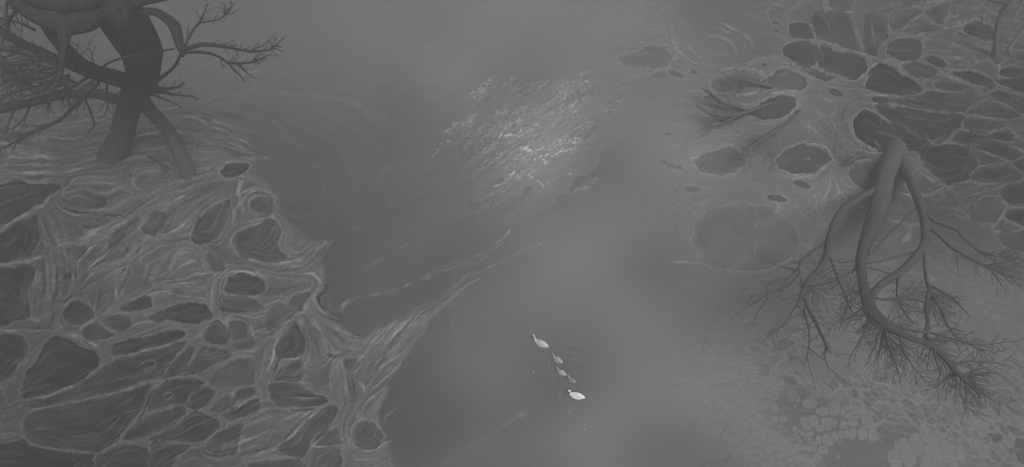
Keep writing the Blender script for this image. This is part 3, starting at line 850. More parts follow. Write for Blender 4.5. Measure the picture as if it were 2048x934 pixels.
def multi(a): return gblur(a, 1.0) * 30 + gblur(a, 2.5) * 10 + gblur(a, 7) * 3 + gblur(a, 22)
J11, J12, J22 = multi(J11), multi(J12), multi(J22)
th = 0.5 * np.arctan2(2 * J12, J11 - J22)
c2, s2 = upsample(np.cos(2 * th)), upsample(np.sin(2 * th))
th = 0.5 * np.arctan2(s2, c2) + 0.10 * noise(25)
vx, vy = np.cos(th), np.sin(th)
def lic(src, n, h=1.5):
    acc = src.copy(); cnt = 1
    for sgn in (1, -1):
        px = XX + PAD; py = YY + PAD
        lx, ly = vx * sgn, vy * sgn
        px = px.copy(); py = py.copy()
        for k in range(n):
            px += lx * h; py += ly * h
            ii = np.clip(py, 0, H - 1).astype(np.int32); jj = np.clip(px, 0, W - 1).astype(np.int32)
            acc += src[ii, jj]; cnt += 1
            nx, ny = vx[ii, jj], vy[ii, jj]
            f = np.where(nx * lx + ny * ly < 0, -1, 1)
            lx, ly = nx * f, ny * f
    acc -= acc.mean()
    return acc / (acc.std() + 1e-9)
fib1 = lic(noise(1.25), 16)
strand = np.maximum(fib1 - 0.7, 0) * 1.6 + np.maximum(lic(noise(1.7), 30) - 0.8, 0) * 1.6
fib2 = lic(noise(2.4), 22, 2.2)
fib3 = lic(noise(5.0), 26, 3.5)
amp_land = LAND * (1 - 0.62 * CELLM) * (1 - 0.7 * sstep(XX, 1250, 1450) * sstep(YY, 400, 470)) * (1 - 0.6 * sstep(XX, 1150, 1300) * sstep(XX + YY * 0.6, 1860, 1740)) * (1 - 0.25 * sstep(XX, 1150, 1300))
amp_land = amp_land * (1 - 0.45 * sstep(YY, 560, 680) * sstep(XX, 560, 420))
swirl = np.exp(-(((XX - 250) / 330) ** 2 + ((YY - 400) / 190) ** 2)) + np.exp(-(((XX - 640) / 260) ** 2 + ((YY - 700) / 180) ** 2)) * 0.7 \
    + np.exp(-(((XX - 1850) / 230) ** 2 + ((YY - 60) / 90) ** 2)) * 0.8
T += amp_land * (4.4 * strand + 1.8 * fib1 + 1.9 * fib2 * (0.6 + swirl) + 1.7 * fib3 * (0.35 + swirl))
T += (1 - LAND) * (0.5 * fib2 + 0.4 * fib3 * sstep(YY, 620, 350)) * sstep(YY, 760, 400)
T += amp_land * 2.4 * noise(0.7) + LAND * CELLM * (0.9 * fib1 + 0.9 * fib2 + 1.3 * strand) * np.where(XX > 1200, 0.6, 1.0) * (1 - 0.8 * sstep(XX, 1350, 1400) * sstep(XX, 1630, 1590) * sstep(YY, 380, 410))
streak_w = np.exp(-(((XX - 650) / 300) ** 2 + ((YY - 240) / 110) ** 2))
T += streak_w * 0.2 * fib3 + streak_w * 0.7 * fib2

# ---------------------------------------------------------------- 7. broken crust of ice and foam in the middle
ca, na = math.cos(math.radians(-33)), math.sin(math.radians(-33))
cu, cv = ((XX - 1050) * ca + (YY - 275) * na), (-(XX - 1050) * na + (YY - 275) * ca)
cm = sstep(np.sqrt((cu / 215) ** 2 + (cv / 150) ** 2) + 0.16 * noise(26, 10, math.radians(-33)) + 0.06 * noise(7), 1.15, 0.2)
a33 = math.radians(-35)
n1, n2, n3 = noise(30, 9, a33), noise(8, 2.6, a33), noise(2.3, 1.2, a33)
rd = lambda a, w: np.exp(-(a / w) ** 2)
vein = rd(noise(20, 7, a33) + 0.35 * n2 + .2 * n3, 0.10) * 1.0 + rd(noise(11, 5, a33) + 0.4 * n3, 0.13) * 0.7
vein *= sstep(noise(26, 14, a33) + 0.4 * n2, -0.2, 1.1)
speck = sstep(n3 + 0.7 * n2 + 0.5 * n1, 1.3, 2.6)
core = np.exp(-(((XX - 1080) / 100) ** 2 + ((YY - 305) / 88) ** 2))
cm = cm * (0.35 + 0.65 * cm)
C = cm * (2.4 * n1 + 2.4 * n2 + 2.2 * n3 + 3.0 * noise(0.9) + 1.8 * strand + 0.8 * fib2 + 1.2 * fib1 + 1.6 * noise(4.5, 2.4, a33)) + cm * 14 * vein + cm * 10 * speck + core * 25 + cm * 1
CL = '''30 3|1057,333 1066,322 1081,316 1101,314 1108,318 1121,304 1144,298
26 3|1085,318 1092,328 1100,320
22 7|1006,278 1018,270 1034,266 1049,260
22 4|986,377 1002,370 1018,357 1033,347 1036,356 1041,365
20 3|1057,349 1070,360 1089,377
20 2.5|1160,171 1170,163 1188,165 1165,180 1156,199 1152,205 1148,219
18 4|1140,282 1160,280 1150,290
16 2.5|1150,262 1165,254 1178,246
20 6|1040,300 1055,298 1068,306 1085,300
16 3|1095,120 1105,128 1115,120 1122,116
11 14|900,258 915,248 930,240 955,234
13 14|950,192 962,183 975,172 985,160
12 12|1006,176 1014,170 1022,164
10 10|990,228 1002,226 1012,227
9 9|935,215 950,208 965,200
14 5|1104,280 1112,275 1112,284
14 4|870,270 890,262 905,268
12 4|860,320 880,300 900,280
12 4|1130,360 1140,350 1136,366
9 8|1150,380 1190,370 1215,340 1200,320
8 5|1215,320 1230,330 1250,325
8 4|1160,150 1190,135 1205,130
14 3|1060,195 1080,180 1100,165
-9 7|930,215 950,205 975,200
-10 14|1015,240 1035,232
-9 6|1030,192 1045,180 1060,170
-8 7|1120,250 1130,240
-7 5|870,225 900,205 930,190'''
for ln in CL.splitlines():
    head, body = ln.split('|')
    amp, wid = (float(q) for q in head.split())
    pts = smooth_line(parse(body), False, 5)
    sy_, sx_ = window(pts, wid * 3 + 12)
    X, Y = XX[sy_, sx_] + n2[sy_, sx_] * 1.6 + n3[sy_, sx_] * 1.3, YY[sy_, sx_] + pwx[sy_, sx_] * 2 + n3[sy_, sx_] * 1.0
    d, _ = seg_dist(X, Y, pts, False)
    C[sy_, sx_] += amp * 1.25 * np.exp(-(d / (wid * 0.62)) ** 2) * np.clip(0.75 + 0.35 * n2[sy_, sx_] + 0.55 * n3[sy_, sx_], 0.0, 1.8)
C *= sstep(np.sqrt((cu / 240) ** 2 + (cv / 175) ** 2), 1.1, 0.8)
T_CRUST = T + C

# ---------------------------------------------------------------- chart -> meshes on the ground
fine = T - blur(T, 2.6)
T = (T + 0.9 * np.clip(fine, -9, 9)).astype(np.float32)
T_CRUST = T_CRUST + 0.8 * np.clip(T_CRUST - blur(T_CRUST, 2.6), -16, 16)
warp_x, warp_y = noise(7) * 0.7, noise(7) * 0.7
def sample(a, u, v):
    # beyond the charted ground the same kind of ground simply goes on (mirrored survey)
    def tri(t, n):
        t = np.mod(t, 2 * n); return np.where(t > n, 2 * n - t, t)
    x = tri(u + PAD, W - 2.0); y = tri(v + PAD, H - 2.0)
    x0, y0 = x.astype(int), y.astype(int); tx, ty = x - x0, y - y0
    return a[y0, x0] * (1 - tx) * (1 - ty) + a[y0, x0 + 1] * tx * (1 - ty) + a[y0 + 1, x0] * (1 - tx) * ty + a[y0 + 1, x0 + 1] * tx * ty
def lin(t):
    c = np.clip(t, 1, 254) / 255.0
    return np.where(c <= 0.04045, c / 12.92, ((c + 0.055) / 1.055) ** 2.4)
def albedo(t, gloss):
    return np.clip((lin(t) - AIR - gloss) / GAIN, 0.012, 0.85)

def axis(lo, hi, step0, step1, far, lo_far=None):
    s = [lo]
    while s[-1] < hi:
        k = (s[-1] - lo) / (hi - lo)
        s.append(s[-1] + step0 + (step1 - step0) * k)
    s = np.array(s)
    g = []; d = step1; x = s[-1]
    while x < far:
        d *= 1.35; x += d; g.append(x)
    b = []; d = step0; x = s[0]
    while x > -far:
        d *= 1.35; x -= d; b.append(x)
    return np.concatenate([np.array(b[::-1]), s, np.array(g)])
gx = axis(-60, 60, 0.072, 0.072, 1500)
gy = axis(13.5, 68, 0.060, 0.125, 1500)
GX, GY = np.meshgrid(gx, gy)
yc = np.clip(GY, 8.0, 90.0)                      # keeps the chart finite far away
UU, VV = chart_of(GX * yc / np.maximum(np.abs(GY), yc), yc)
UU = UU + 0.0; VV = VV + 0.0
UU = UU + sample(warp_x, UU, VV); VV = VV + sample(warp_y, UU, VV)
far = sstep(np.hypot(GX, GY - 40), 70, 110)
tone = sample(T, UU, VV) * (1 - far) + 112 * far
water = (1 - sample(LAND, UU, VV)) * (1 - far)
ridge = sample(RIDGE, UU, VV); cell = sample(CELLM, UU, VV); padm = sample(PADM * sstep(YY, 640, 700), UU, VV)
fibh = sample(fib2 * amp_land, UU, VV)
relief = (0.005 * ridge - 0.022 * cell + 0.012 * padm + 0.008 * fibh) * (1 - far)
Z = (relief + 0.07) * (1 - sstep(water, 0.0, 0.35)) - 0.08 * sstep(water, 0.10, 0.6)

def grid_mesh(name, X, Y, Zz, attrs, keep=None):
    h, w = X.shape
    idx = np.arange(h * w).reshape(h, w)
    q = np.stack([idx[:-1, :-1], idx[:-1, 1:], idx[1:, 1:], idx[1:, :-1]], -1).reshape(-1, 4)
    co = np.stack([X, Y, Zz], -1).reshape(-1, 3)
    vals = {k: a.reshape(-1) for k, a in attrs.items()}
    if keep is not None:
        kf = keep.reshape(-1)[q].any(1)
        q = q[kf]
        used = np.unique(q)
        rm = np.full(h * w, -1); rm[used] = np.arange(len(used))
        q = rm[q]; co = co[used]; vals = {k: a[used] for k, a in vals.items()}
    me = bpy.data.meshes.new(name)
    me.vertices.add(len(co)); me.vertices.foreach_set('co', co.astype(np.float32).ravel())
    me.loops.add(q.size); me.loops.foreach_set('vertex_index', q.astype(np.int32).ravel())
    me.polygons.add(len(q))
    me.polygons.foreach_set('loop_start', np.arange(0, q.size, 4, dtype=np.int32))
    me.polygons.foreach_set('loop_total', np.full(len(q), 4, np.int32))
    me.polygons.foreach_set('use_smooth', np.ones(len(q), bool))
    for k, a in vals.items():
        at = me.attributes.new(k, 'FLOAT', 'POINT')
        at.data.foreach_set('value', a.astype(np.float32))
    me.update(calc_edges=True)
    o = bpy.data.objects.new(name, me)
    COL.objects.link(o)
    return o

# ---------------------------------------------------------------- materials
def new_mat(name):
    m = bpy.data.materials.new(name); m.use_nodes = True
    n = m.node_tree.nodes; b = n['Principled BSDF']
    return m, m.node_tree, b
def attr_node(t, name):
    a = t.nodes.new('ShaderNodeAttribute'); a.attribute_name = name; return a
def noise_node(t, scale, detail=6, rough=0.6, stretch=None):
    tc = t.nodes.new('ShaderNodeTexCoord'); n = t.nodes.new('ShaderNodeTexNoise')
    n.inputs['Scale'].default_value = scale; n.inputs['Detail'].default_value = detail; n.inputs['Roughness'].default_value = rough
    if stretch:
        mp = t.nodes.new('ShaderNodeMapping'); mp.inputs['Scale'].default_value = stretch
        t.links.new(tc.outputs['Object'], mp.inputs[0]); t.links.new(mp.outputs[0], n.inputs['Vector'])
    else:
        t.links.new(tc.outputs['Object'], n.inputs['Vector'])
    return n
def math_node(t, op, a, b):
    m = t.nodes.new('ShaderNodeMath'); m.operation = op
    for i, q in enumerate((a, b)):
        if isinstance(q, (int, float)): m.inputs[i].default_value = q
        else: t.links.new(q, m.inputs[i])
    return m.outputs[0]
def bump(t, b, height, strength, dist):
    n = t.nodes.new('ShaderNodeBump'); n.inputs['Strength'].default_value = strength; n.inputs['Distance'].default_value = dist
    t.links.new(height, n.inputs['Height']); t.links.new(n.outputs[0], b.inputs['Normal'])

mud, t, b = new_mat('mud')
at = attr_node(t, 'tone_with_fog')
nz = noise_node(t, 3.5, 8, 0.7)
k = math_node(t, 'MULTIPLY_ADD', nz.outputs['Fac'], 0.5); t.nodes[-1].inputs[2].default_value = 0.75
col = math_node(t, 'MULTIPLY', at.outputs['Fac'], k)
t.links.new(col, b.inputs['Base Color'])
b.inputs['Roughness'].default_value = 0.85
b.inputs['Specular IOR Level'].default_value = 0.05
nb = noise_node(t, 5, 8, 0.7)
bump(t, b, nb.outputs['Fac'], 0.45, 0.08)

GL = 0.004
wat, t, b = new_mat('fog_toned_water')  # water colour carries the painted fog patches
at = attr_node(t, 'tone_with_fog')
t.links.new(at.outputs['Fac'], b.inputs['Base Color'])
b.inputs['Roughness'].default_value = 0.22
b.inputs['IOR'].default_value = 1.33
nb = noise_node(t, 1.6, 4, 0.55, (1.0, 2.2, 1.0))
bump(t, b, nb.outputs['Fac'], 0.22, 0.10)

crust_m, t, b = new_mat('ice_crust')
at = attr_node(t, 'tone_with_fog')
nz = noise_node(t, 6, 8, 0.75)
k = math_node(t, 'MULTIPLY_ADD', nz.outputs['Fac'], 0.5); t.nodes[-1].inputs[2].default_value = 0.75
t.links.new(math_node(t, 'MULTIPLY', at.outputs['Fac'], k), b.inputs['Base Color'])
b.inputs['Roughness'].default_value = 0.25
b.inputs['IOR'].default_value = 1.33
nb = noise_node(t, 4, 9, 0.75)
bump(t, b, nb.outputs['Fac'], 0.5, 0.10)

def make_bark(name, lo, hi, haze_v=None, top=7.0):
    m, t, b = new_mat(name)
    nz = noise_node(t, 3.2, 10, 0.8, (1.8, 1.8, 0.55))
    r = t.nodes.new('ShaderNodeValToRGB')
    r.color_ramp.elements[0].position = 0.36; r.color_ramp.elements[0].color = (lo, lo, lo, 1)
    r.color_ramp.elements[1].position = 0.68; r.color_ramp.elements[1].color = (hi, hi, hi, 1)
    t.links.new(nz.outputs['Fac'], r.inputs[0])
    if haze_v:                                   # haze fade painted into the bark, paler towards the foot, ragged at its top
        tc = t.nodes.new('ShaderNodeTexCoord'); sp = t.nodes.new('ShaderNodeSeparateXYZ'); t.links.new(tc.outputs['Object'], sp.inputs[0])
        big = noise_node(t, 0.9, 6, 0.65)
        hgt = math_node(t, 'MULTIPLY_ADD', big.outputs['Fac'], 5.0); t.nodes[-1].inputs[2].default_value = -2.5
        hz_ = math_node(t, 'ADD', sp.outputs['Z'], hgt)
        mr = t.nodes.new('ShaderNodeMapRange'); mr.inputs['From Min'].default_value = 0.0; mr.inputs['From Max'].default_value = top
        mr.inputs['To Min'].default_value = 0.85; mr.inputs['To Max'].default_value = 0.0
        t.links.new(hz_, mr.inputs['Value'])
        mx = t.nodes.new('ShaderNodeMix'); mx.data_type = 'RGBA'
        t.links.new(mr.outputs[0], mx.inputs[0]); t.links.new(r.outputs[0], mx.inputs[6]); mx.inputs[7].default_value = (haze_v, haze_v, haze_v, 1)
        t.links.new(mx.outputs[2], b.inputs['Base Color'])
    else:
        t.links.new(r.outputs[0], b.inputs['Base Color'])
    b.inputs['Roughness'].default_value = 0.9; b.inputs['Specular IOR Level'].default_value = 0.1
    bump(t, b, nz.outputs['Fac'], 0.9, 0.22)
    return m
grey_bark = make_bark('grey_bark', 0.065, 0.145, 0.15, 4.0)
pale_bark = make_bark('pale_bark', 0.10, 0.19)
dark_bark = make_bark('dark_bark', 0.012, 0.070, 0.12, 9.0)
bark, t, b = new_mat('old_bark')
nz = noise_node(t, 2.2, 9, 0.75, (1.6, 1.6, 0.5))
r = t.nodes.new('ShaderNodeValToRGB')
r.color_ramp.elements[0].position = 0.35; r.color_ramp.elements[0].color = (0.016, 0.016, 0.016, 1)
r.color_ramp.elements[1].position = 0.7; r.color_ramp.elements[1].color = (0.050, 0.050, 0.050, 1)
t.links.new(nz.outputs['Fac'], r.inputs[0]); t.links.new(r.outputs[0], b.inputs['Base Color'])
b.inputs['Roughness'].default_value = 0.9; b.inputs['Specular IOR Level'].default_value = 0.15
bump(t, b, nz.outputs['Fac'], 0.8, 0.15)

def plain(name, v, rough=0.7, var=0.0, scale=8, spec=0.2):
    m, t, b = new_mat(name)
    nz = noise_node(t, scale, 5, 0.6)
    r = t.nodes.new('ShaderNodeValToRGB')
    lo, hi = max(v - var, 0.01), min(v + var, 0.9)
    r.color_ramp.elements[0].position = 0.38; r.color_ramp.elements[0].color = (lo, lo, lo, 1)
    r.color_ramp.elements[1].position = 0.62; r.color_ramp.elements[1].color = (hi, hi, hi, 1)
    t.links.new(nz.outputs['Fac'], r.inputs[0]); t.links.new(r.outputs[0], b.inputs['Base Color'])
    b.inputs['Roughness'].default_value = rough; b.inputs['Specular IOR Level'].default_value = spec
    return m
feather_w = plain('white_feathers', 0.80, 0.75, 0.04, 9)
feather_s = plain('grey_white_feathers', 0.55, 0.75, 0.05, 9)
down_g = plain('mottled_down', 0.38, 0.85, 0.16, 14)
down_d = plain('dark_down', 0.24, 0.85, 0.06, 16)
beak_m = plain('beak', 0.10, 0.5, 0.02, 20)
fleck_m = plain('foam_fleck', 0.34, 0.8, 0.1, 20)

# ---------------------------------------------------------------- ground and water
g = grid_mesh('mud_flat', GX, GY, Z, {'tone_with_fog': albedo(tone, 0.0)})
g.data.materials.append(mud); tag(g, kind='structure')
wmask = sstep(water, 0.10, 0.30)
wz = np.zeros_like(GX)
wo = grid_mesh('water', GX, GY, wz, {'tone_with_fog': albedo(tone, GL * wmask), }, keep=water > 0.02)
wo.data.materials.append(wat); tag(wo, kind='structure')

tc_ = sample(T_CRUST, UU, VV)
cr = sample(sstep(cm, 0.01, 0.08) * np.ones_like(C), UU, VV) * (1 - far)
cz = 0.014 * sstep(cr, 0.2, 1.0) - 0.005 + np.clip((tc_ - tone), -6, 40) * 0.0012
crx = grid_mesh('ice_crust', GX, GY, cz, {'tone_with_fog': albedo(tc_, GL)}, keep=cr > 0.02)
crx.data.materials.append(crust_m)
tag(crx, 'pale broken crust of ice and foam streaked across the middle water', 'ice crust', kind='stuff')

# ---------------------------------------------------------------- trees
random.seed(11)
CAMLOC = Vector((0, 0, CAM_H))
RIGHT = Vector((1, 0, 0)); UPV = Vector((0, SP, CP)); FWD = Vector((0, CP, -SP))
class Tubes:
    def __init__(s): s.v = []; s.f = []
    def tube(s, pts, rad, sides=6, rough=0.0, cap=True):
        n = len(pts)
        if n < 2: return
        T0 = (pts[1] - pts[0]).normalized()
        N = T0.orthogonal().normalized()
        base = len(s.v)
        for i in range(n):
            if i == 0: tg = pts[1] - pts[0]
            elif i == n - 1: tg = pts[-1] - pts[-2]
            else: tg = pts[i + 1] - pts[i - 1]
            tg.normalize()
            N = (N - tg * N.dot(tg)).normalized()
            B = tg.cross(N)
            for k in range(sides):
                a = 2 * math.pi * k / sides
                rr = rad[i]
                if rough:
                    rr *= 1 + rough * (math.sin(3 * a + i * 0.35) * 0.5 + math.sin(5 * a - i * 0.23 + 1.3) * 0.35 + math.sin(11 * a + i * .15) * .4 + random.uniform(-.12, .12))
                s.v.append(pts[i] + (N * math.cos(a) + B * math.sin(a)) * rr)
        for i in range(n - 1):
            for k in range(sides):
                a = base + i * sides + k; b_ = base + i * sides + (k + 1) % sides
                s.f.append((a, b_, b_ + sides, a + sides))
        if cap:
            s.f.append(tuple(base + k for k in range(sides))[::-1])
            s.f.append(tuple(base + (n - 1) * sides + k for k in range(sides)))
    def build(s, name, m, parent=None, loc=None, smooth=True):
        me = bpy.data.meshes.new(name)
        off = parent.location if (parent and loc is None) else (loc or Vector((0, 0, 0)))
        if parent and parent.parent: off = parent.parent.location
        me.from_pydata([tuple(q - off) for q in s.v], [], s.f)
        me.materials.append(m)
        if smooth:
            for p in me.polygons: p.use_smooth = True
        o = bpy.data.objects.new(name, me); COL.objects.link(o)
        if parent: o.parent = parent
        else: o.location = off
        return o
WF = 1.0
def spline3(nodes, step_px=9.0):
    """nodes: (u, v, z, width_px) -> points and radii in metres"""
    P = np.array(nodes, float); n = len(P); pts = []; rad = []
    for i in range(n - 1):
        p0, p1, p2, p3 = P[max(i - 1, 0)], P[i], P[i + 1], P[min(i + 2, n - 1)]
        m = max(2, int(math.hypot(*(p2 - p1)[:2]) / step_px))
        for k in range(m if i < n - 2 else m + 1):
            q = k / m
            c = 0.5 * ((2 * p1) + (-p0 + p2) * q + (2 * p0 - 5 * p1 + 4 * p2 - p3) * q * q + (-p0 + 3 * p1 - 3 * p2 + p3) * q ** 3)
            # keep kinks: mix with the straight chord
            lin_ = p1 * (1 - q) + p2 * q
            c = c * 0.55 + lin_ * 0.45
            pts.append(P3(c[0], c[1], c[2])); rad.append(max(c[3], 0.5) * WF * 0.5 * dist_at(c[0], c[1], c[2]) / FPX)
    return pts, rad
def img_dir(ang, depth):
    a = math.radians(ang)
    return (RIGHT * math.cos(a) + UPV * math.sin(a) + FWD * depth).normalized()
def twig(tb, P, ang, L_px, w_px, lvl, scale, depth=None, floor=0.4, curl=0.0):
    """a thin shoot from P heading ang (degrees, 0 = right, 90 = up the slope of view)"""
    depth = random.uniform(-0.45, 0.35) if depth is None else depth
    L = L_px * scale; segs = 3 if L_px < 28 else 5
    pts = [P.copy()]; rad = [w_px * 0.5 * scale]
    a = ang; d_ = depth
    for i in range(segs):
        a += random.uniform(-6, 6) + curl; d_ += random.uniform(-.10, .10)
        q = pts[-1] + img_dir(a, d_) * (L / segs) * random.uniform(.85, 1.15)
        if q.z < floor: q.z = floor + random.uniform(0, .1)
        pts.append(q); rad.append(max(w_px * 0.5 * scale * (1 - (i + 1) / segs * 0.8), 0.010))
    tb.tube(pts, rad, 5 if w_px > 3 else 4, cap=False)
    if lvl > 0:
        nb = max(2, int(L_px / (16 if lvl == 1 else 19)))
        side = random.choice((-1, 1))
        for j in range(nb):
            f = 0.18 + 0.78 * (j + random.random() * 0.6) / nb
            i = min(int(f * segs), segs - 1); q = f * segs - i
            p = pts[i].lerp(pts[i + 1], min(q, 1))
            side = -side if random.random() < .8 else side
            twig(tb, p, a + side * random.uniform(20, 40), L_px * random.uniform(.28, .60) * (1.15 - .45 * f), max(w_px * 0.6, 1.25), lvl - 1, scale,
                 depth + random.uniform(-.5, .4), floor)
    return pts
def limb(parent, nodes, tw=0, tw_len=40, tw_w=2.2, tw_lvl=1, spread=(20, 60), sides=9, start=0.25, rough=0.08, label=None, name='limb', bias=None):
    """one limb with its own small shoots; tw = shoots per 100 px"""
    tb = Tubes(); pts, rad = spline3(nodes)
    tb.tube(pts, rad, sides, rough)
    o = tb.build(name, bark, parent)
    if label: o['label'] = label
    if tw:
        ts = Tubes()
        Lp = sum(math.hypot(nodes[i + 1][0] - nodes[i][0], nodes[i + 1][1] - nodes[i][1]) for i in range(len(nodes) - 1))
        n = int(Lp * tw / 100)
        side = 1
        for j in range(n):
            f = start + (1 - start) * (j + random.random() * .7) / max(n, 1)
            i = min(int(f * (len(pts) - 1)), len(pts) - 2)
            p = pts[i].lerp(pts[i + 1], random.random())
            dv = pts[i + 1] - pts[i]
            an = math.degrees(math.atan2(dv.dot(UPV), dv.dot(RIGHT)))
            side = -side if random.random() < .75 else side
            aa = an + side * random.uniform(*spread)
            if bias is not None and random.random() < bias[1]: aa = bias[0] + random.uniform(-45, 45)
            sc = (p - CAMLOC).dot(FWD) / FPX
            twig(ts, p, aa, tw_len * random.uniform(.5, 1.25) * (1.1 - .5 * f), max(tw_w * (1.1 - .5 * f), 1.4), tw_lvl, sc)
        if ts.v: tag(ts.build('twigs', bark, o, smooth=False), kind='stuff')
    return o
def fan(ts, u, v, z, ang, spread, n, L, w, lvl=1, floor=0.4):
    P = P3(u, v, z); sc = (P - CAMLOC).dot(FWD) / FPX
    for i in range(n):
        a = ang - spread / 2 + spread * (i + random.random()) / n
        twig(ts, P, a, L * random.uniform(.6, 1.15), w * random.uniform(.7, 1.1), lvl, sc, floor=floor)
def new_tree(u, v, label, cat='tree', group=None):
    e = bpy.data.objects.new('bare_tree', None); COL.objects.link(e)
    e.location = P3(u, v, 0.0); e.empty_display_size = 1
    return tag(e, label, cat, group)

# ---- the big old tree at the upper left
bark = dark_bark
tr = new_tree(262, 318, 'huge dark bare tree with a forked foot leaning over the left marsh')
tb = Tubes()
p, r = spline3([(216, 345, -3.2, 60), (225, 318, -0.6, 58), (232, 298, 0.8, 50), (242, 272, 2.2, 45), (256, 225, 4.5, 44), (272, 185, 7.5, 46), (286, 150, 10, 58), (284, 105, 13, 76), (258, 55, 15.5, 88),
                (225, 12, 17.5, 90), (190, -40, 19, 84), (150, -110, 21, 70)], 6)
tb.tube(p, r, 36, 0.06)
tb.build('trunk', bark, tr)
tb = Tubes()
p, r = spline3([(392, 392, -2.4, 34), (381, 358, -0.4, 31), (374, 338, 0.5, 28), (362, 315, 1.1, 26), (345, 275, 2.2, 26), (318, 240, 4, 27), (292, 210, 5.8, 30), (275, 185, 7.4, 34)], 6)
tb.tube(p, r, 14, 0.06)
tb.build('trunk', bark, tr)
limb(tr, [(205, 20, 17.5, 46), (175, 42, 18, 44), (140, 50, 18.4, 42), (100, 42, 18.6, 34), (60, 25, 19, 28), (20, -5, 19.5, 22)], tw=3, tw_len=50, sides=12)
limb(tr, [(200, -10, 18.5, 52), (160, 2, 19, 44), (110, 8, 19.2, 34), (60, -8, 19.5, 30), (10, -30, 20, 24)], tw=0, sides=12)
limb(tr, [(130, 35, 18.4, 30), (129, 65, 18.5, 26), (127, 95, 18.2, 13), (124, 130, 17.8, 9), (118, 165, 17.2, 5), (98, 192, 16.8, 2.5)], tw=7, tw_len=38, tw_w=3, sides=10)
limb(tr, [(280, 172, 8.5, 24), (255, 160, 9.5, 24), (225, 150, 10.5, 25), (195, 143, 11.5, 25), (160, 126, 13, 27), (130, 98, 14.5, 28), (100, 62, 16, 24), (78, 28, 17, 20), (60, -10, 18, 18)],
     tw=2.5, tw_len=60, tw_w=3, sides=12)
limb(tr, [(272, 178, 8, 14), (230, 165, 10, 16), (180, 148, 12, 18), (130, 126, 13.5, 19), (85, 106, 14.5, 19), (42, 86, 15.5, 18), (0, 60, 16.5, 15), (-40, 35, 17, 12)],
     tw=3.5, tw_len=60, tw_w=3, sides=10)
limb(tr, [(262, 208, 5.8, 26), (232, 197, 6.2, 21), (188, 187, 6.8, 18), (128, 190, 7.5, 16), (64, 204, 8.2, 16), (0, 216, 8.8, 22), (-50, 226, 9, 20)], tw=4, tw_len=42, tw_w=3, sides=10)
limb(tr, [(175, 190, 7, 9), (158, 204, 7.2, 9), (141, 220, 7.4, 8), (120, 240, 7.6, 7), (81, 258, 8, 8), (55, 268, 8.2, 9), (22, 288, 8.4, 5), (-5, 302, 8.5, 4)],
     tw=6, tw_len=44, tw_w=3, sides=8, start=0.35, bias=(215, .4))
limb(tr, [(170, 196, 7, 5), (178, 215, 7.1, 5), (185, 235, 7.2, 4), (189, 250, 7.2, 4), (180, 262, 7.2, 3), (171, 271, 7.2, 1.5)], tw=4, tw_len=18, tw_w=2, tw_lvl=0, sides=6)
limb(tr, [(240, 22, 17, 34), (258, 8, 17.5, 28), (290, -2, 17.8, 24), (325, -8, 18, 22), (360, -20, 18, 20)], tw=0, sides=12)
limb(tr, [(262, 20, 17, 18), (285, 23, 17, 15), (310, 24, 17, 16), (332, 36, 17, 19), (350, 55, 17, 23), (356, 78, 16.8, 20), (360, 96, 16.6, 13), (366, 112, 16.5, 7)], tw=0, sides=12)
limb(tr, [(360, 102, 16.6, 9), (385, 94, 16.7, 9), (405, 89, 16.8, 9), (430, 91, 16.8, 7), (458, 95, 16.9, 6), (500, 103, 17, 5), (532, 101, 17, 4), (556, 97, 17, 1.5)],
     tw=9, tw_len=36, tw_w=2.6, sides=7, start=.3, bias=(40, .35))
limb(tr, [(363, 106, 16.6, 7), (390, 104, 16.7, 6), (420, 107, 16.8, 5.5), (440, 114, 16.8, 5), (456, 125, 16.9, 5), (495, 126, 17, 4), (522, 118, 17, 3), (542, 108, 17, 1.5)],
     tw=9, tw_len=26, tw_w=2.4, sides=6, start=.4)
limb(tr, [(456, 124, 16.9, 4.5), (466, 138, 16.9, 4), (480, 150, 16.9, 3.5), (490, 166, 16.9, 1.2)], tw=4, tw_len=20, tw_w=1.6, tw_lvl=0, sides=5)
limb(tr, [(470, 125, 16.9, 3.5), (490, 142, 16.9, 3), (511, 158, 16.9, 1.2)], tw=4, tw_len=18, tw_w=1.6, tw_lvl=0, sides=5)
limb(tr, [(368, 96, 16.6, 6), (378, 75, 16.8, 5), (388, 58, 16.9, 5), (400, 42, 17, 4), (408, 26, 17, 3), (417, 6, 17, 1.5)], tw=9, tw_len=34, tw_w=2.2, sides=6, bias=(60, .4), start=.15)
limb(tr, [(398, 46, 17, 4), (420, 42, 17, 3.5), (440, 38, 17, 3), (456, 24, 17, 2), (470, 4, 17, 1.2)], tw=12, tw_len=22, tw_w=1.8, sides=5)
limb(tr, [(500, 102, 17, 3), (530, 88, 17, 2), (552, 66, 17, 1)], tw=3, tw_len=16, tw_w=1.4, tw_lvl=0, sides=5)
limb(tr, [(540, 98, 17, 2.5), (558, 86, 17, 1.8), (572, 68, 17, 1)], tw=3, tw_len=12, tw_w=1.4, tw_lvl=0, sides=5)
limb(tr, [(192, 144, 11.5, 5), (215, 127, 12.6, 4), (240, 117, 14, 4), (278, 108, 15, 4), (312, 103, 16, 4), (348, 98, 16.7, 4)], tw=3, tw_len=20, tw_w=1.6, tw_lvl=0, sides=5)
limb(tr, [(292, 178, 8, 11), (312, 163, 9.5, 9), (332, 148, 11.5, 7), (348, 134, 14, 6), (362, 108, 16.5, 6)], tw=8, tw_len=22, tw_w=2.2, sides=6, start=.2)
limb(tr, [(286, 176, 7.8, 12), (316, 177, 7.8, 9), (340, 177, 7.8, 7), (358, 174, 7.8, 5), (370, 162, 7.8, 1.5)], tw=9, tw_len=24, tw_w=2.4, sides=7)
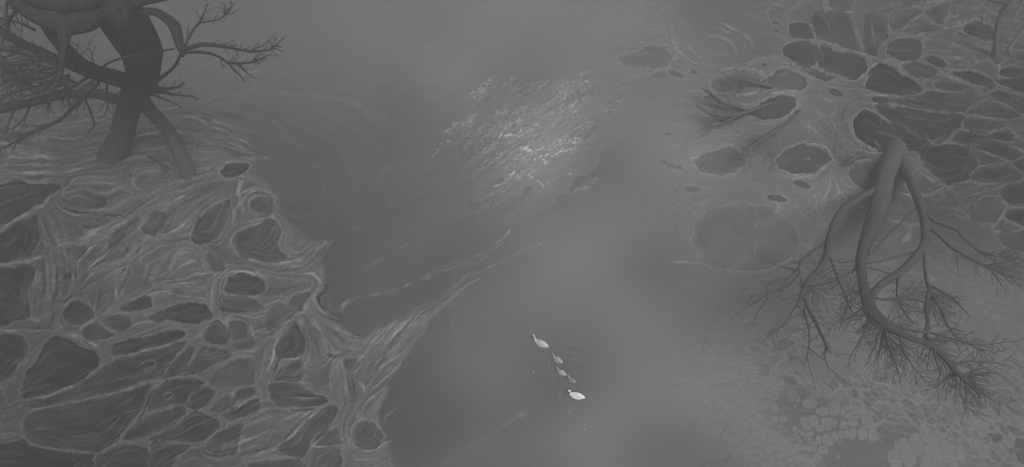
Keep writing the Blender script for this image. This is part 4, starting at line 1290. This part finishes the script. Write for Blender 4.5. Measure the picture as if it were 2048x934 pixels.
limb(tr, [(290, 182, 7.5, 10), (320, 184, 7.4, 7), (350, 189, 7.3, 5), (382, 193, 7.2, 3), (398, 198, 7.2, 1.2)], tw=9, tw_len=20, tw_w=2, sides=6)
limb(tr, [(292, 184, 7.5, 7), (320, 195, 7.3, 5), (345, 205, 7.1, 3.5), (364, 215, 7, 1.2)], tw=6, tw_len=16, tw_w=1.8, tw_lvl=0, sides=6)
for q in ([(118, 135, 17.6, 7), (80, 140, 17.6, 5), (40, 152, 17.6, 4), (0, 170, 17.6, 2)], [(110, 110, 17, 7), (70, 112, 17, 5), (30, 104, 17, 4), (-10, 96, 17, 2)],
          [(140, 150, 13, 8), (100, 165, 13, 6), (55, 178, 13, 4), (0, 192, 13, 2)], [(-10, 122, 15, 10), (30, 148, 14, 7), (60, 170, 13, 5), (92, 186, 12.4, 2)],
          [(150, 165, 12, 6), (110, 150, 12.5, 5), (60, 140, 13, 4), (10, 146, 13.4, 2)], [(70, 60, 16.8, 6), (36, 44, 17, 5), (0, 38, 17, 3), (-30, 34, 17, 2)],
          [(180, 150, 11.5, 8), (150, 172, 11, 6), (118, 184, 10.6, 5), (70, 196, 10.4, 3), (30, 210, 10.2, 2)], [(205, 150, 11, 8), (190, 175, 10, 5), (170, 196, 9.4, 3), (150, 222, 9, 2)],
          [(215, 160, 10, 6), (214, 185, 9, 4), (216, 210, 8.2, 3), (208, 234, 8, 1.5)], [(245, 170, 9.5, 5), (240, 195, 9, 3), (236, 215, 8.6, 1.2)],
          [(60, 0, 19, 8), (30, 24, 19, 6), (6, 50, 19, 4), (-20, 70, 19, 2)], [(10, -20, 19.5, 6), (14, 10, 19.5, 5), (12, 40, 19.5, 3)],
          [(60, 210, 8, 6), (50, 236, 8, 4), (30, 254, 8, 3), (4, 262, 8, 2)],
          [(128, 150, 17.4, 6), (96, 172, 17, 4), (60, 190, 16.8, 3), (20, 200, 16.6, 2)], [(120, 140, 17.5, 6), (84, 156, 17.3, 4), (48, 160, 17.2, 3), (4, 158, 17, 2)],
          [(124, 120, 17.8, 6), (90, 122, 17.6, 4), (52, 126, 17.5, 3), (-4, 138, 17.4, 2)], [(126, 150, 17.4, 6), (140, 176, 17, 4), (158, 200, 16.8, 2)],
          [(50, 92, 15.3, 7), (24, 110, 15.2, 5), (-6, 118, 15, 3)], [(90, 110, 14.4, 7), (60, 128, 14.2, 5), (20, 130, 14, 3), (-10, 126, 14, 2)],
          [(30, 20, 19, 7), (12, 60, 18.5, 5), (4, 92, 18, 3), (-6, 120, 18, 2)], [(30, 212, 8.4, 6), (20, 240, 8.2, 4), (8, 270, 8, 2)], [(0, 200, 9, 7), (30, 184, 9.2, 4), (66, 178, 9.4, 2)]):
    limb(tr, q, tw=9, tw_len=40, tw_w=2.4, sides=6, start=.15, name='branch')

ts = Tubes()
for (u, v, z, a, sp, n, L) in ((118, 140, 17.5, 190, 120, 16, 62), (70, 120, 15, 200, 110, 14, 60), (60, 160, 16, 185, 100, 14, 58), (45, 90, 15.4, 160, 120, 10, 46), (140, 170, 13, 215, 110, 12, 56),
                               (30, 150, 14, 190, 120, 12, 56), (100, 200, 8, 240, 90, 8, 40), (20, 60, 18, 200, 160, 10, 50), (52, 268, 8.2, 215, 100, 10, 40), (190, 158, 10.5, 240, 80, 8, 46),
                               (540, 99, 17, 45, 70, 5, 30), (505, 122, 17, 20, 80, 6, 30), (450, 30, 17, 60, 90, 7, 30)):
    fan(ts, u, v, z, a, sp, n, L, 2.0, 1)
tag(ts.build('twigs', bark, tr, smooth=False), kind='stuff')

# ---- the leaning tree at the right
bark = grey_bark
WF = 0.86
tr = new_tree(1795, 325, 'large bare grey tree leaning low over pale ground at right, with spiky twigs')
tb = Tubes()
p, r = spline3([(1800, 270, -4.5, 58), (1791, 302, -0.8, 56), (1782, 326, 0.3, 47), (1772, 350, 0.9, 41), (1758, 410, 2.0, 40), (1744, 455, 3.5, 37), (1728, 495, 5.2, 27), (1722, 520, 6.0, 24), (1725, 560, 7.2, 21),
                (1734, 600, 8.4, 26), (1748, 632, 9.2, 34), (1768, 648, 9.7, 30), (1790, 660, 10, 20), (1822, 676, 10.2, 15), (1858, 688, 10.4, 13), (1885, 712, 10.6, 13),
                (1906, 735, 10.8, 14), (1928, 758, 11, 10), (1945, 772, 11, 3)], 6)
tb.tube(p, r, 30, 0.06)
tb.build('trunk', bark, tr)
limb(tr, [(1792, 290, -2.2, 44), (1800, 316, 0.0, 38), (1818, 350, 1.2, 25), (1832, 388, 2.4, 20), (1845, 425, 3.6, 19), (1851, 462, 4.6, 19), (1848, 490, 5.3, 19), (1828, 518, 6.2, 19), (1800, 545, 7, 18),
          (1768, 565, 7.8, 17), (1748, 585, 8.3, 16), (1742, 615, 8.8, 18)], tw=1, tw_len=30, sides=14, start=.6)
limb(tr, [(1758, 376, 1.4, 16), (1725, 392, 2.3, 15), (1690, 415, 3.3, 18), (1670, 445, 4.3, 19), (1659, 478, 5.3, 18), (1652, 515, 6.3, 16), (1636, 542, 7.0, 15), (1615, 565, 7.6, 14),
          (1604, 590, 8.2, 12), (1597, 612, 8.6, 9)], tw=4, tw_len=48, tw_w=2.6, sides=12, start=.6)
limb(tr, [(1605, 585, 8.1, 9), (1616, 615, 8.8, 8), (1632, 645, 9.3, 8), (1646, 675, 9.8, 8), (1659, 704, 10.2, 6)], tw=13, tw_len=46, tw_w=2.4, tw_lvl=2, sides=8, start=.1, bias=(-60, .3))
limb(tr, [(1652, 485, 5.5, 7), (1632, 498, 5.8, 7), (1607, 517, 6.3, 7), (1594, 540, 6.8, 7), (1575, 556, 7.2, 6), (1550, 562, 7.4, 4), (1527, 570, 7.5, 2)], tw=10, tw_len=44, tw_w=2.4, tw_lvl=1, sides=7, start=.4, bias=(190, .35))
limb(tr, [(1595, 540, 6.8, 4), (1560, 532, 6.8, 3), (1527, 521, 6.8, 1.4)], sides=5)
limb(tr, [(1600, 545, 7, 6), (1580, 568, 7.6, 5), (1555, 582, 8, 4.5), (1520, 588, 8.2, 4), (1488, 590, 8.3, 1.2)], tw=12, tw_len=40, tw_w=2.2, sides=6, start=.2, bias=(200, .4))
limb(tr, [(1540, 586, 8.2, 4), (1516, 602, 8.5, 3), (1490, 618, 8.8, 2), (1472, 630, 9, 1.2), (1460, 640, 9, 1)], tw=6, tw_len=22, tw_w=1.6, tw_lvl=0, sides=5)
limb(tr, [(1536, 596, 8.4, 3.5), (1522, 614, 8.7, 3), (1510, 634, 9, 2.4), (1504, 652, 9.2, 1)], tw=5, tw_len=20, tw_w=1.6, tw_lvl=0, sides=5)
limb(tr, [(1600, 600, 8.4, 5), (1585, 622, 8.8, 4), (1572, 645, 9.2, 3.5), (1552, 660, 9.4, 2), (1534, 674, 9.5, 1)], tw=10, tw_len=28, tw_w=1.8, sides=5, bias=(230, .4))
limb(tr, [(1608, 620, 8.9, 5), (1616, 650, 9.4, 4.5), (1619, 680, 9.8, 4), (1614, 712, 10.1, 3), (1606, 734, 10.2, 1)], tw=5, tw_len=26, tw_w=1.8, sides=5, start=.1)
limb(tr, [(1614, 715, 10, 2), (1622, 745, 10, 1.6), (1632, 780, 10, 1)], sides=4)
limb(tr, [(1652, 690, 10, 4), (1650, 715, 10, 3), (1655, 732, 10, 2.4), (1682, 756, 10, 1.8), (1712, 778, 10, 1)], tw=3, tw_len=20, tw_w=1.4, tw_lvl=0, sides=5)
limb(tr, [(1617, 696, 9.9, 2), (1636, 710, 10, 2), (1656, 726, 10, 1.6)], sides=4)
limb(tr, [(1722, 530, 6.2, 7), (1695, 548, 6.6, 6), (1668, 562, 7, 5), (1635, 570, 7.2, 4), (1600, 574, 7.4, 2.5)], tw=13, tw_len=40, tw_w=2.2, sides=6, start=.05)
limb(tr, [(1716, 520, 6.2, 4), (1690, 525, 6.2, 3), (1660, 520, 6.2, 1.4)], tw=8, tw_len=24, tw_w=1.6, tw_lvl=0, sides=5)
limb(tr, [(1658, 510, 6.1, 6), (1668, 535, 6.6, 5), (1678, 562, 7.1, 5), (1690, 590, 7.6, 4), (1700, 620, 8, 2)], tw=13, tw_len=38, tw_w=2.2, sides=6, start=.1)
limb(tr, [(1728, 580, 7.9, 6), (1705, 598, 8.3, 5), (1690, 620, 8.7, 4), (1680, 650, 9, 2)], tw=13, tw_len=36, tw_w=2, sides=6, start=.1)
limb(tr, [(1824, 506, 5.9, 5), (1790, 514, 6.1, 4.5), (1755, 524, 6.3, 4), (1730, 527, 6.4, 2)], tw=3, tw_len=14, tw_w=1.6, tw_lvl=0, sides=6)
limb(tr, [(1832, 418, 3.5, 7), (1808, 440, 4.2, 6), (1782, 466, 5, 6), (1760, 488, 5.6, 5), (1738, 510, 6.1, 4)], tw=6, tw_len=22, tw_w=2.2, tw_lvl=1, sides=6, start=.3)
limb(tr, [(1738, 535, 6.6, 3), (1764, 543, 6.8, 3), (1792, 552, 7, 3)], sides=5)
limb(tr, [(1834, 400, 2.8, 10), (1850, 425, 3.6, 8), (1868, 443, 4.2, 7), (1890, 452, 4.8, 6), (1913, 460, 5.2, 5), (1930, 480, 5.7, 5), (1955, 500, 6.2, 4), (1990, 512, 6.6, 3), (2030, 520, 6.9, 1.5)],
     tw=9, tw_len=46, tw_w=2.2, sides=7, start=.5, bias=(-15, .4))
limb(tr, [(1856, 455, 4.4, 7), (1876, 470, 5, 6), (1900, 492, 5.6, 6), (1930, 512, 6.2, 5), (1965, 530, 6.7, 4), (2005, 548, 7.1, 3), (2048, 560, 7.4, 2)],
     tw=11, tw_len=50, tw_w=2.2, tw_lvl=1, sides=7, start=.3, bias=(-25, .4))
limb(tr, [(1915, 459, 5.3, 3.5), (1930, 452, 5.3, 3), (1948, 448, 5.3, 1)], sides=5)
limb(tr, [(1896, 492, 5.6, 4), (1912, 505, 5.9, 3), (1915, 530, 6.2, 2), (1918, 555, 6.4, 1)], tw=6, tw_len=18, tw_w=1.4, tw_lvl=0, sides=5)
limb(tr, [(1848, 500, 5.6, 8), (1850, 535, 6.5, 7), (1854, 565, 7.2, 8), (1866, 590, 7.8, 7), (1882, 620, 8.4, 6), (1895, 650, 9, 5), (1910, 672, 9.4, 4), (1940, 690, 9.7, 3), (1975, 702, 10, 1.5)],
     tw=12, tw_len=52, tw_w=2.4, tw_lvl=2, sides=8, start=.3, bias=(-20, .35))
limb(tr, [(1856, 568, 7.3, 6), (1880, 582, 7.6, 6), (1905, 596, 8, 5), (1920, 612, 8.3, 4), (1942, 634, 8.6, 1.4)], tw=8, tw_len=30, tw_w=2, sides=6)
limb(tr, [(1858, 580, 7.6, 10), (1852, 612, 8.4, 9), (1856, 645, 9.1, 9), (1850, 672, 9.7, 9), (1864, 690, 10.2, 10)], tw=12, tw_len=44, tw_w=2.4, tw_lvl=1, sides=8, start=.05)
limb(tr, [(1796, 556, 7.3, 7), (1794, 590, 7.9, 5), (1806, 620, 8.4, 4), (1830, 650, 8.9, 2)], tw=10, tw_len=36, tw_w=2, sides=6, start=.1)
limb(tr, [(1750, 596, 8.4, 6), (1775, 600, 8.6, 5), (1800, 596, 8.7, 5), (1835, 600, 8.9, 4), (1870, 610, 9, 3), (1910, 628, 9, 1.5)], tw=12, tw_len=44, tw_w=2.2, tw_lvl=1, sides=6, start=.1)
limb(tr, [(1800, 655, 10, 8), (1830, 662, 10, 7), (1870, 668, 10, 6), (1920, 682, 10, 5), (1965, 690, 10, 4), (2040, 680, 10, 1.2)], tw=9, tw_len=44, tw_w=2.2, tw_lvl=1, sides=6, start=.1, bias=(-15, .4))
for q in ([(1752, 640, 9.5, 6), (1735, 662, 9.8, 5), (1715, 690, 10, 4), (1700, 712, 10, 1.5)], [(1765, 655, 9.8, 6), (1752, 690, 10.1, 5), (1738, 714, 10.2, 3)],
          [(1770, 660, 9.9, 8), (1778, 690, 10.2, 7), (1790, 722, 10.4, 5), (1800, 760, 10.6, 2)], [(1800, 668, 10.1, 8), (1806, 700, 10.3, 6), (1824, 730, 10.4, 3), (1850, 760, 10.5, 1.2)],
          [(1868, 696, 10.5, 8), (1872, 720, 10.7, 5), (1880, 745, 10.8, 2)], [(1890, 716, 10.6, 6), (1880, 745, 10.8, 3), (1874, 780, 10.9, 1)],
          [(1925, 752, 11, 7), (1950, 770, 11, 5), (1978, 796, 11, 3), (2020, 812, 11, 1)], [(1908, 738, 10.8, 5), (1918, 775, 10.9, 3), (1926, 800, 10.9, 2), (1950, 832, 11, 1)],
          [(1900, 728, 10.7, 6), (1940, 722, 10.8, 4), (1985, 726, 10.9, 2), (2020, 720, 10.9, 1)], [(1740, 600, 8.4, 7), (1716, 622, 8.8, 5), (1690, 640, 9, 3), (1660, 650, 9.1, 1.2)]):
    limb(tr, q, tw=15, tw_len=44, tw_w=2.1, tw_lvl=1, sides=6, start=.05, name='branch')
ts = Tubes()
fan(ts, 1768, 652, 9.8, -90, 300, 30, 62, 2.6, 1)
fan(ts, 1748, 628, 9.2, 200, 120, 14, 60, 2.4, 1)
fan(ts, 1772, 665, 10, -70, 100, 16, 95, 2.4, 1)
fan(ts, 1922, 750, 11, -35, 110, 26, 66, 3.0, 1)
fan(ts, 1908, 736, 10.9, -100, 60, 10, 56, 2.4, 1)
fan(ts, 1705, 580, 7.8, 0, 360, 26, 46, 2.0, 1)
fan(ts, 1625, 575, 7.8, -60, 200, 18, 54, 2.0, 1)
fan(ts, 1855, 590, 7.8, -40, 120, 18, 64, 2.6, 1)
fan(ts, 1860, 680, 10.2, -40, 160, 20, 66, 2.4, 1)
fan(ts, 1795, 598, 8.6, -60, 220, 16, 50, 2.0, 1)
fan(ts, 1970, 530, 6.8, -12, 60, 16, 80, 1.8, 1)
fan(ts, 1995, 508, 6.6, -8, 50, 12, 60, 1.6, 1)
tag(ts.build('twigs', bark, tr, smooth=False), kind='stuff')

# ---- tree entering at the top right corner
bark = pale_bark
WF = 0.8
tr = new_tree(1992, 112, 'slender bare tree standing at the far top right corner among the dark pools')
tb = Tubes()
p, r = spline3([(1990, 122, -0.4, 20), (1991, 95, 1.0, 13), (1993, 62, 2.6, 12), (2002, 28, 4.2, 13), (2020, 2, 5.6, 14), (2040, -30, 7, 14)], 6)
tb.tube(p, r, 12, 0.06); tb.build('trunk', bark, tr)
limb(tr, [(2016, 6, 5.4, 8), (1992, 0, 6, 12), (1965, -6, 6.4, 12), (1930, -14, 6.8, 9)], tw=2, sides=8)
limb(tr, [(2030, -18, 6.4, 8), (2045, 2, 8, 7), (2034, 24, 8, 7), (2020, 48, 7.6, 6), (2008, 72, 7.2, 4), (1998, 92, 7, 1.5)], tw=3, tw_len=24, sides=8)
limb(tr, [(2036, -24, 6.8, 9), (2060, 30, 8, 10), (2046, 60, 8, 9), (2034, 76, 7.8, 9), (2020, 94, 7.6, 9), (2018, 104, 7.5, 7), (2030, 122, 7.4, 3)], tw=4, tw_len=24, sides=8)
limb(tr, [(1990, 70, 2, 4), (1966, 50, 2.4, 3), (1950, 40, 2.8, 1.5)], tw=10, tw_len=24, tw_w=1.6, sides=5)

# ---- dead branches lying on the right flat
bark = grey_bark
WF = 1.0
def fallen(label, stems, fans):
    e = bpy.data.objects.new('fallen_branch', None); COL.objects.link(e)
    s0 = stems[0][0]
    e.location = P3(s0[0], s0[1], 0)
    tag(e, label, 'fallen branch', 'dead branches lying on the right flat')
    for s in stems:
        tb = Tubes(); p, r = spline3(s, 7); tb.tube(p, r, 7, 0.08); tb.build('stem', bark, e)
    ts = Tubes()
    for f in fans:
        f = list(f); f[5] = max(3, int(f[5] * 0.55)); f[6] *= 1.2; fan(ts, *f, floor=0.25)
    tag(ts.build('twigs', bark, e, smooth=False), kind='stuff')
fallen('dark spiky fallen branch pointing left across two ringed pools',
       [[(1548, 205, .15, 6), (1515, 216, .5, 8), (1480, 228, .8, 9), (1445, 232, 1.2, 8), (1415, 226, 1.5, 4), (1390, 208, 1.8, 2)],
        [(1480, 228, .8, 6), (1446, 246, 1.0, 4), (1402, 258, 1.2, 1.5)]],
       [(1480, 228, .8, 185, 70, 12, 60, 2.6, 1), (1440, 233, 1.2, 185, 90, 12, 42, 2.4, 1), (1510, 218, .5, 195, 60, 10, 60, 2.2, 1), (1530, 212, .4, 225, 70, 8, 50, 2.2, 1)])
fallen('small dark twiggy branch above the ringed pools, nearest the dotted pale hollow',
       [[(1545, 175, .15, 5), (1522, 168, .5, 6), (1495, 163, .8, 6), (1465, 158, 1.0, 4), (1435, 140, 1.4, 1.5)]],
       [(1500, 164, .8, 170, 110, 14, 44, 2.2, 1), (1522, 168, .5, 130, 80, 9, 36, 2.0, 1), (1475, 160, 1, 200, 80, 8, 36, 2.0, 1)])
fallen('thick split branch stub with upturned spikes left of the ringed pools',
       [[(1505, 225, .2, 5), (1470, 212, .8, 6), (1440, 203, 1.2, 7), (1420, 186, 1.6, 6), (1402, 176, 2.0, 2)]],
       [(1430, 196, 1.4, 150, 60, 8, 34, 3.0, 0), (1460, 208, 1.0, 150, 90, 9, 40, 2.2, 1)])
fallen('grey thin branch slanting down towards the mid right oval pool',
       [[(1600, 222, .15, 5), (1575, 246, .4, 6), (1552, 262, .6, 7), (1530, 274, .8, 7), (1506, 292, .9, 6), (1480, 312, 1.0, 3), (1468, 322, 1, 2)]],
       [(1532, 272, .8, 230, 130, 16, 62, 2.0, 1), (1552, 262, .6, 260, 60, 6, 60, 1.8, 0), (1500, 300, .9, 235, 70, 12, 46, 2.0, 1), (1486, 310, .9, 170, 60, 5, 30, 1.6, 0)])
fallen('faint low branch on the bank edge left of the leaning trunk',
       [[(1745, 312, .15, 5), (1722, 312, .4, 7), (1705, 318, .6, 6), (1688, 330, .7, 3)]],
       [(1712, 316, .5, 215, 120, 16, 34, 2.2, 1), (1726, 314, .4, 90, 120, 8, 26, 1.8, 1)])
fallen('faint grass-fine dead branch near the top edge over striped mud',
       [[(1660, 60, .2, 4), (1650, 36, .5, 4), (1640, 10, .8, 2)]],
       [(1650, 40, .5, 110, 150, 16, 50, 1.8, 1), (1660, 60, .3, 150, 80, 10, 50, 1.6, 1)])
fallen('small tangled branch between the two feet of the huge left tree',
       [[(312, 300, .2, 3), (322, 322, .5, 4), (334, 340, .7, 2)]],
       [(322, 318, .5, 100, 200, 14, 36, 1.8, 1), (330, 330, .5, -60, 140, 10, 26, 1.8, 1)])

# ---------------------------------------------------------------- swans and cygnets
def body_mesh(L, width, height, neck=None, sides=18, rings=26):
    """one continuous body: pointed tail, full breast; neck = list of (x, z, r)"""
    v, f = [], []
    prof = []
    for i in range(rings):
        s = i / (rings - 1)
        x = -L / 2 + L * s
        wdt = (math.sin(math.pi * min(s ** 1.12, 1)) ** 0.85) if 0 < s < 1 else 0.0
        wdt = max(wdt, 0.05)
        taper = 1.0
        prof.append((x, 0.055 * height + 0.10 * height * max(0, .25 - s) * 6, wdt * taper * width / 2, wdt * taper * height * 0.62))
    if neck:
        prof = prof[:-3]
        for (x, z, r) in neck: prof.append((x, z, r, r))
    for j, (x, z, ry, rz) in enumerate(prof):
        for k in range(sides):
            a = 2 * math.pi * k / sides
            yy, zz = math.cos(a) * ry, math.sin(a) * rz
            if zz < 0 and not (neck and j >= len(prof) - len(neck)): zz *= 0.45
            v.append((x, yy, z + zz))
    n = len(prof)
    for j in range(n - 1):
        for k in range(sides):
            a, b_ = j * sides + k, j * sides + (k + 1) % sides
            f.append((a, b_, b_ + sides, a + sides))
    f.append(tuple(range(sides))[::-1]); f.append(tuple((n - 1) * sides + k for k in range(sides)))
    return v, f
def mesh_obj(name, v, f, m, parent, sub=1):
    me = bpy.data.meshes.new(name); me.from_pydata(v, [], f); me.materials.append(m)
    for p in me.polygons: p.use_smooth = True
    o = bpy.data.objects.new(name, me); COL.objects.link(o); o.parent = parent
    if sub:
        s = o.modifiers.new('smooth', 'SUBSURF'); s.levels = s.render_levels = sub
    return o
def wing(L, wdt, h, side):
    """a folded wing: long teardrop shell lying on the back, feather tips crossing the tail"""
    v, f = [], []; nx, na = 14, 8
    for i in range(nx):
        s = i / (nx - 1); x = -L * 0.52 + L * 0.82 * s
        wv = wdt * 0.5 * math.sin(math.pi * min(1, (s * .93 + .05)) ** 1.05) ** 1.0 + 0.012
        cy = side * (wdt * 0.20 * s ** .6)
        cz = h * (0.38 + 0.26 * math.sin(math.pi * s))
        for k in range(na):
            a = 2 * math.pi * k / na
            v.append((x, cy + side * wv * 0.62 * math.cos(a), cz + 0.40 * h * math.sin(a) * (0.15 + .6 * math.sin(math.pi * max(s, .04)))))
    for i in range(nx - 1):
        for k in range(na):
            a, b_ = i * na + k, i * na + (k + 1) % na
            f.append((a, b_, b_ + na, a + na))
    f.append(tuple(range(na))[::-1]); f.append(tuple((nx - 1) * na + k for k in range(na)))
    return v, f
def bird(name, label, cat, u0, v0, u1, v1, scale, m_body, m_wing, neck_kind, group):
    """head end at chart point 0, tail end at chart point 1"""
    hh = 0.30 if neck_kind == 'chick' else 0.55
    h, tl = P3(u0, v0, hh), P3(u1, v1, 0.1)
    h.z = tl.z = 0
    c = (h + tl) / 2; d = h - tl
    span = d.length
    e = bpy.data.objects.new(name, None); COL.objects.link(e)
    e.rotation_euler = (0, 0, math.atan2(d.y, d.x))
    tag(e, label, cat, group)
    adult = neck_kind != 'chick'
    if adult:
        L = span * 0.98; w, ht = L * 0.43, L * 0.34
        x0 = L * 0.40
        if neck_kind == 'forward':
            nk = [(x0, .16, .13), (x0 + .05, .20, .09), (x0 + .08, .29, .08), (x0 + .09, .40, .07), (x0 + .10, .50, .066), (x0 + .13, .565, .066), (x0 + .17, .585, .068),
                  (x0 + .23, .575, .062), (x0 + .27, .56, .034)]
            hx, hz = x0 + .27, .56
        else:
            nk = [(x0, .16, .12), (x0 + .03, .20, .085), (x0 + .02, .27, .065), (x0 - .01, .33, .060), (x0 - .01, .39, .060), (x0 + .03, .43, .062), (x0 + .08, .44, .072),
                  (x0 + .14, .43, .060), (x0 + .17, .42, .034)]
            hx, hz = x0 + .17, .42
    else:
        L = span * 0.95; w, ht = L * 0.46, L * 0.38
        x0 = L * 0.38
        nk = [(x0, .10, .07), (x0 + .03, .15, .05), (x0 + .05, .22, .036), (x0 + .06, .28, .036), (x0 + .09, .315, .044), (x0 + .13, .31, .040), (x0 + .155, .30, .022)]
        hx, hz = x0 + .155, .30
    e.location = (c.x, c.y, 0.0)
    off = -0.05 * L
    v, f = body_mesh(L, w, ht, nk)
    body = mesh_obj('body', [(x + off, y, z) for x, y, z in v], f, m_body, e)
    for sgn in (1, -1):
        v, f = wing(L, w * 0.82, ht, sgn)
        mesh_obj('wing', [(x + off, y, z) for x, y, z in v], f, m_wing, e)
    k = 1.0 if adult else 0.6
    bv = [(0, -.020 * k, .012), (0, .020 * k, .012), (0, .020 * k, -.022 * k), (0, -.020 * k, -.022 * k), (.085 * k, -.010 * k, -.020 * k), (.085 * k, .010 * k, -.020 * k),
          (.085 * k, .010 * k, -.034 * k), (.085 * k, -.010 * k, -.034 * k)]
    bf = [(0, 1, 2, 3), (4, 7, 6, 5), (0, 4, 5, 1), (1, 5, 6, 2), (2, 6, 7, 3), (3, 7, 4, 0)]
    mesh_obj('beak', [(x + hx + off - .012, y, z + hz) for x, y, z in bv], bf, beak_m, e, 1)
    tv = [(-L * .5 - .10 * k, 0, .10 * k), (-L * .42, -.07 * k, .06), (-L * .42, .07 * k, .06), (-L * .40, 0, .14 * k)]
    mesh_obj('tail', [(x + off, y, z) for x, y, z in tv], [(0, 1, 3), (0, 3, 2), (0, 2, 1), (1, 2, 3)], m_wing, e, 1)
    return e
bird('swan', 'dull white adult swan leading the family, neck stretched forward', 'swan', 1067, 671, 1096, 694, 1, feather_s, feather_s, 'forward', 'adult swans')
bird('swan', 'bright white adult swan swimming last behind the cygnets', 'swan', 1136, 779, 1169, 796, 1, feather_w, feather_w, 'tucked', 'adult swans')
G = 'young swans swimming between the adults'
bird('cygnet', 'first mottled grey cygnet, right behind the leading swan', 'cygnet', 1104, 707, 1125, 726, 1, down_g, down_g, 'chick', G)
bird('cygnet', 'middle cygnet, mottled grey with a darker head', 'cygnet', 1113, 734, 1133, 751, 1, down_g, down_g, 'chick', G)
bird('cygnet', 'smallest grey cygnet, swimming just ahead of the last white swan', 'cygnet', 1136, 750, 1152, 765, 1, down_g, down_d, 'chick', G)

# ---------------------------------------------------------------- flecks of foam floating by the swans
for (u, v, s, lab) in ((1067, 744, .09, 'small pale fleck floating left of the middle cygnet'), (1053, 758, .05, 'tiny fleck farthest left of the swans'),
                       (1083, 780, .06, 'tiny fleck floating left of the last white swan'), (1029, 788, .07, 'lone pale fleck out on the dark water left of all the birds'),
                       (1138, 822, .09, 'elongated pale fleck just below the last white swan'),
                       (1168, 850, .09, 'upper fleck of the pair floating lowest, below the last swan'), (1170, 860, .11, 'lower fleck of the pair floating lowest, below the last swan'),
):
    s *= 0.5; c = P3(u, v, 0.012); random.seed(int(u * 7 + v))
    vv, ff = [], []; n = 11
    for ring, (rr, zz) in enumerate(((1.0, -.01), (1.0, .012), (.6, .03))):
        for k in range(n):
            a = 2 * math.pi * k / n
            q = s * rr * (0.75 + 0.5 * math.sin(k * 2.1 + u) ** 2)
            vv.append((q * math.cos(a), q * math.sin(a) * 1.5, zz))
    for r_ in range(2):
        for k in range(n):
            a, b_ = r_ * n + k, r_ * n + (k + 1) % n
            ff.append((a, b_, b_ + n, a + n))
    ff.append(tuple(2 * n + k for k in range(n))); ff.append(tuple(range(n))[::-1])
    o = mesh_obj('foam_fleck', vv, ff, fleck_m, None, 0)
    o.location = c
    tag(o, lab, 'foam fleck', 'foam flecks on the water')

# ---------------------------------------------------------------- haze
hz = 1700.0
bz0, bz1 = -2.5, 46.0
v = [(x, y, z) for z in (bz0, bz1) for (x, y) in ((-hz, -hz), (hz, -hz), (hz, hz), (-hz, hz))]
f = [(0, 3, 2, 1), (4, 5, 6, 7), (0, 1, 5, 4), (1, 2, 6, 5), (2, 3, 7, 6), (3, 0, 4, 7)]
me = bpy.data.meshes.new('haze'); me.from_pydata(v, [], f)
hm = bpy.data.materials.new('haze'); hm.use_nodes = True
t = hm.node_tree; t.nodes.clear()
pv = t.nodes.new('ShaderNodeVolumePrincipled'); mo = t.nodes.new('ShaderNodeOutputMaterial')
pv.inputs['Color'].default_value = (HAZE_COLOR, HAZE_COLOR, HAZE_COLOR, 1)
pv.inputs['Density'].default_value = HAZE_DENSITY
t.links.new(pv.outputs[0], mo.inputs['Volume'])
me.materials.append(hm)
ho = bpy.data.objects.new('haze', me); COL.objects.link(ho); tag(ho, kind='stuff')
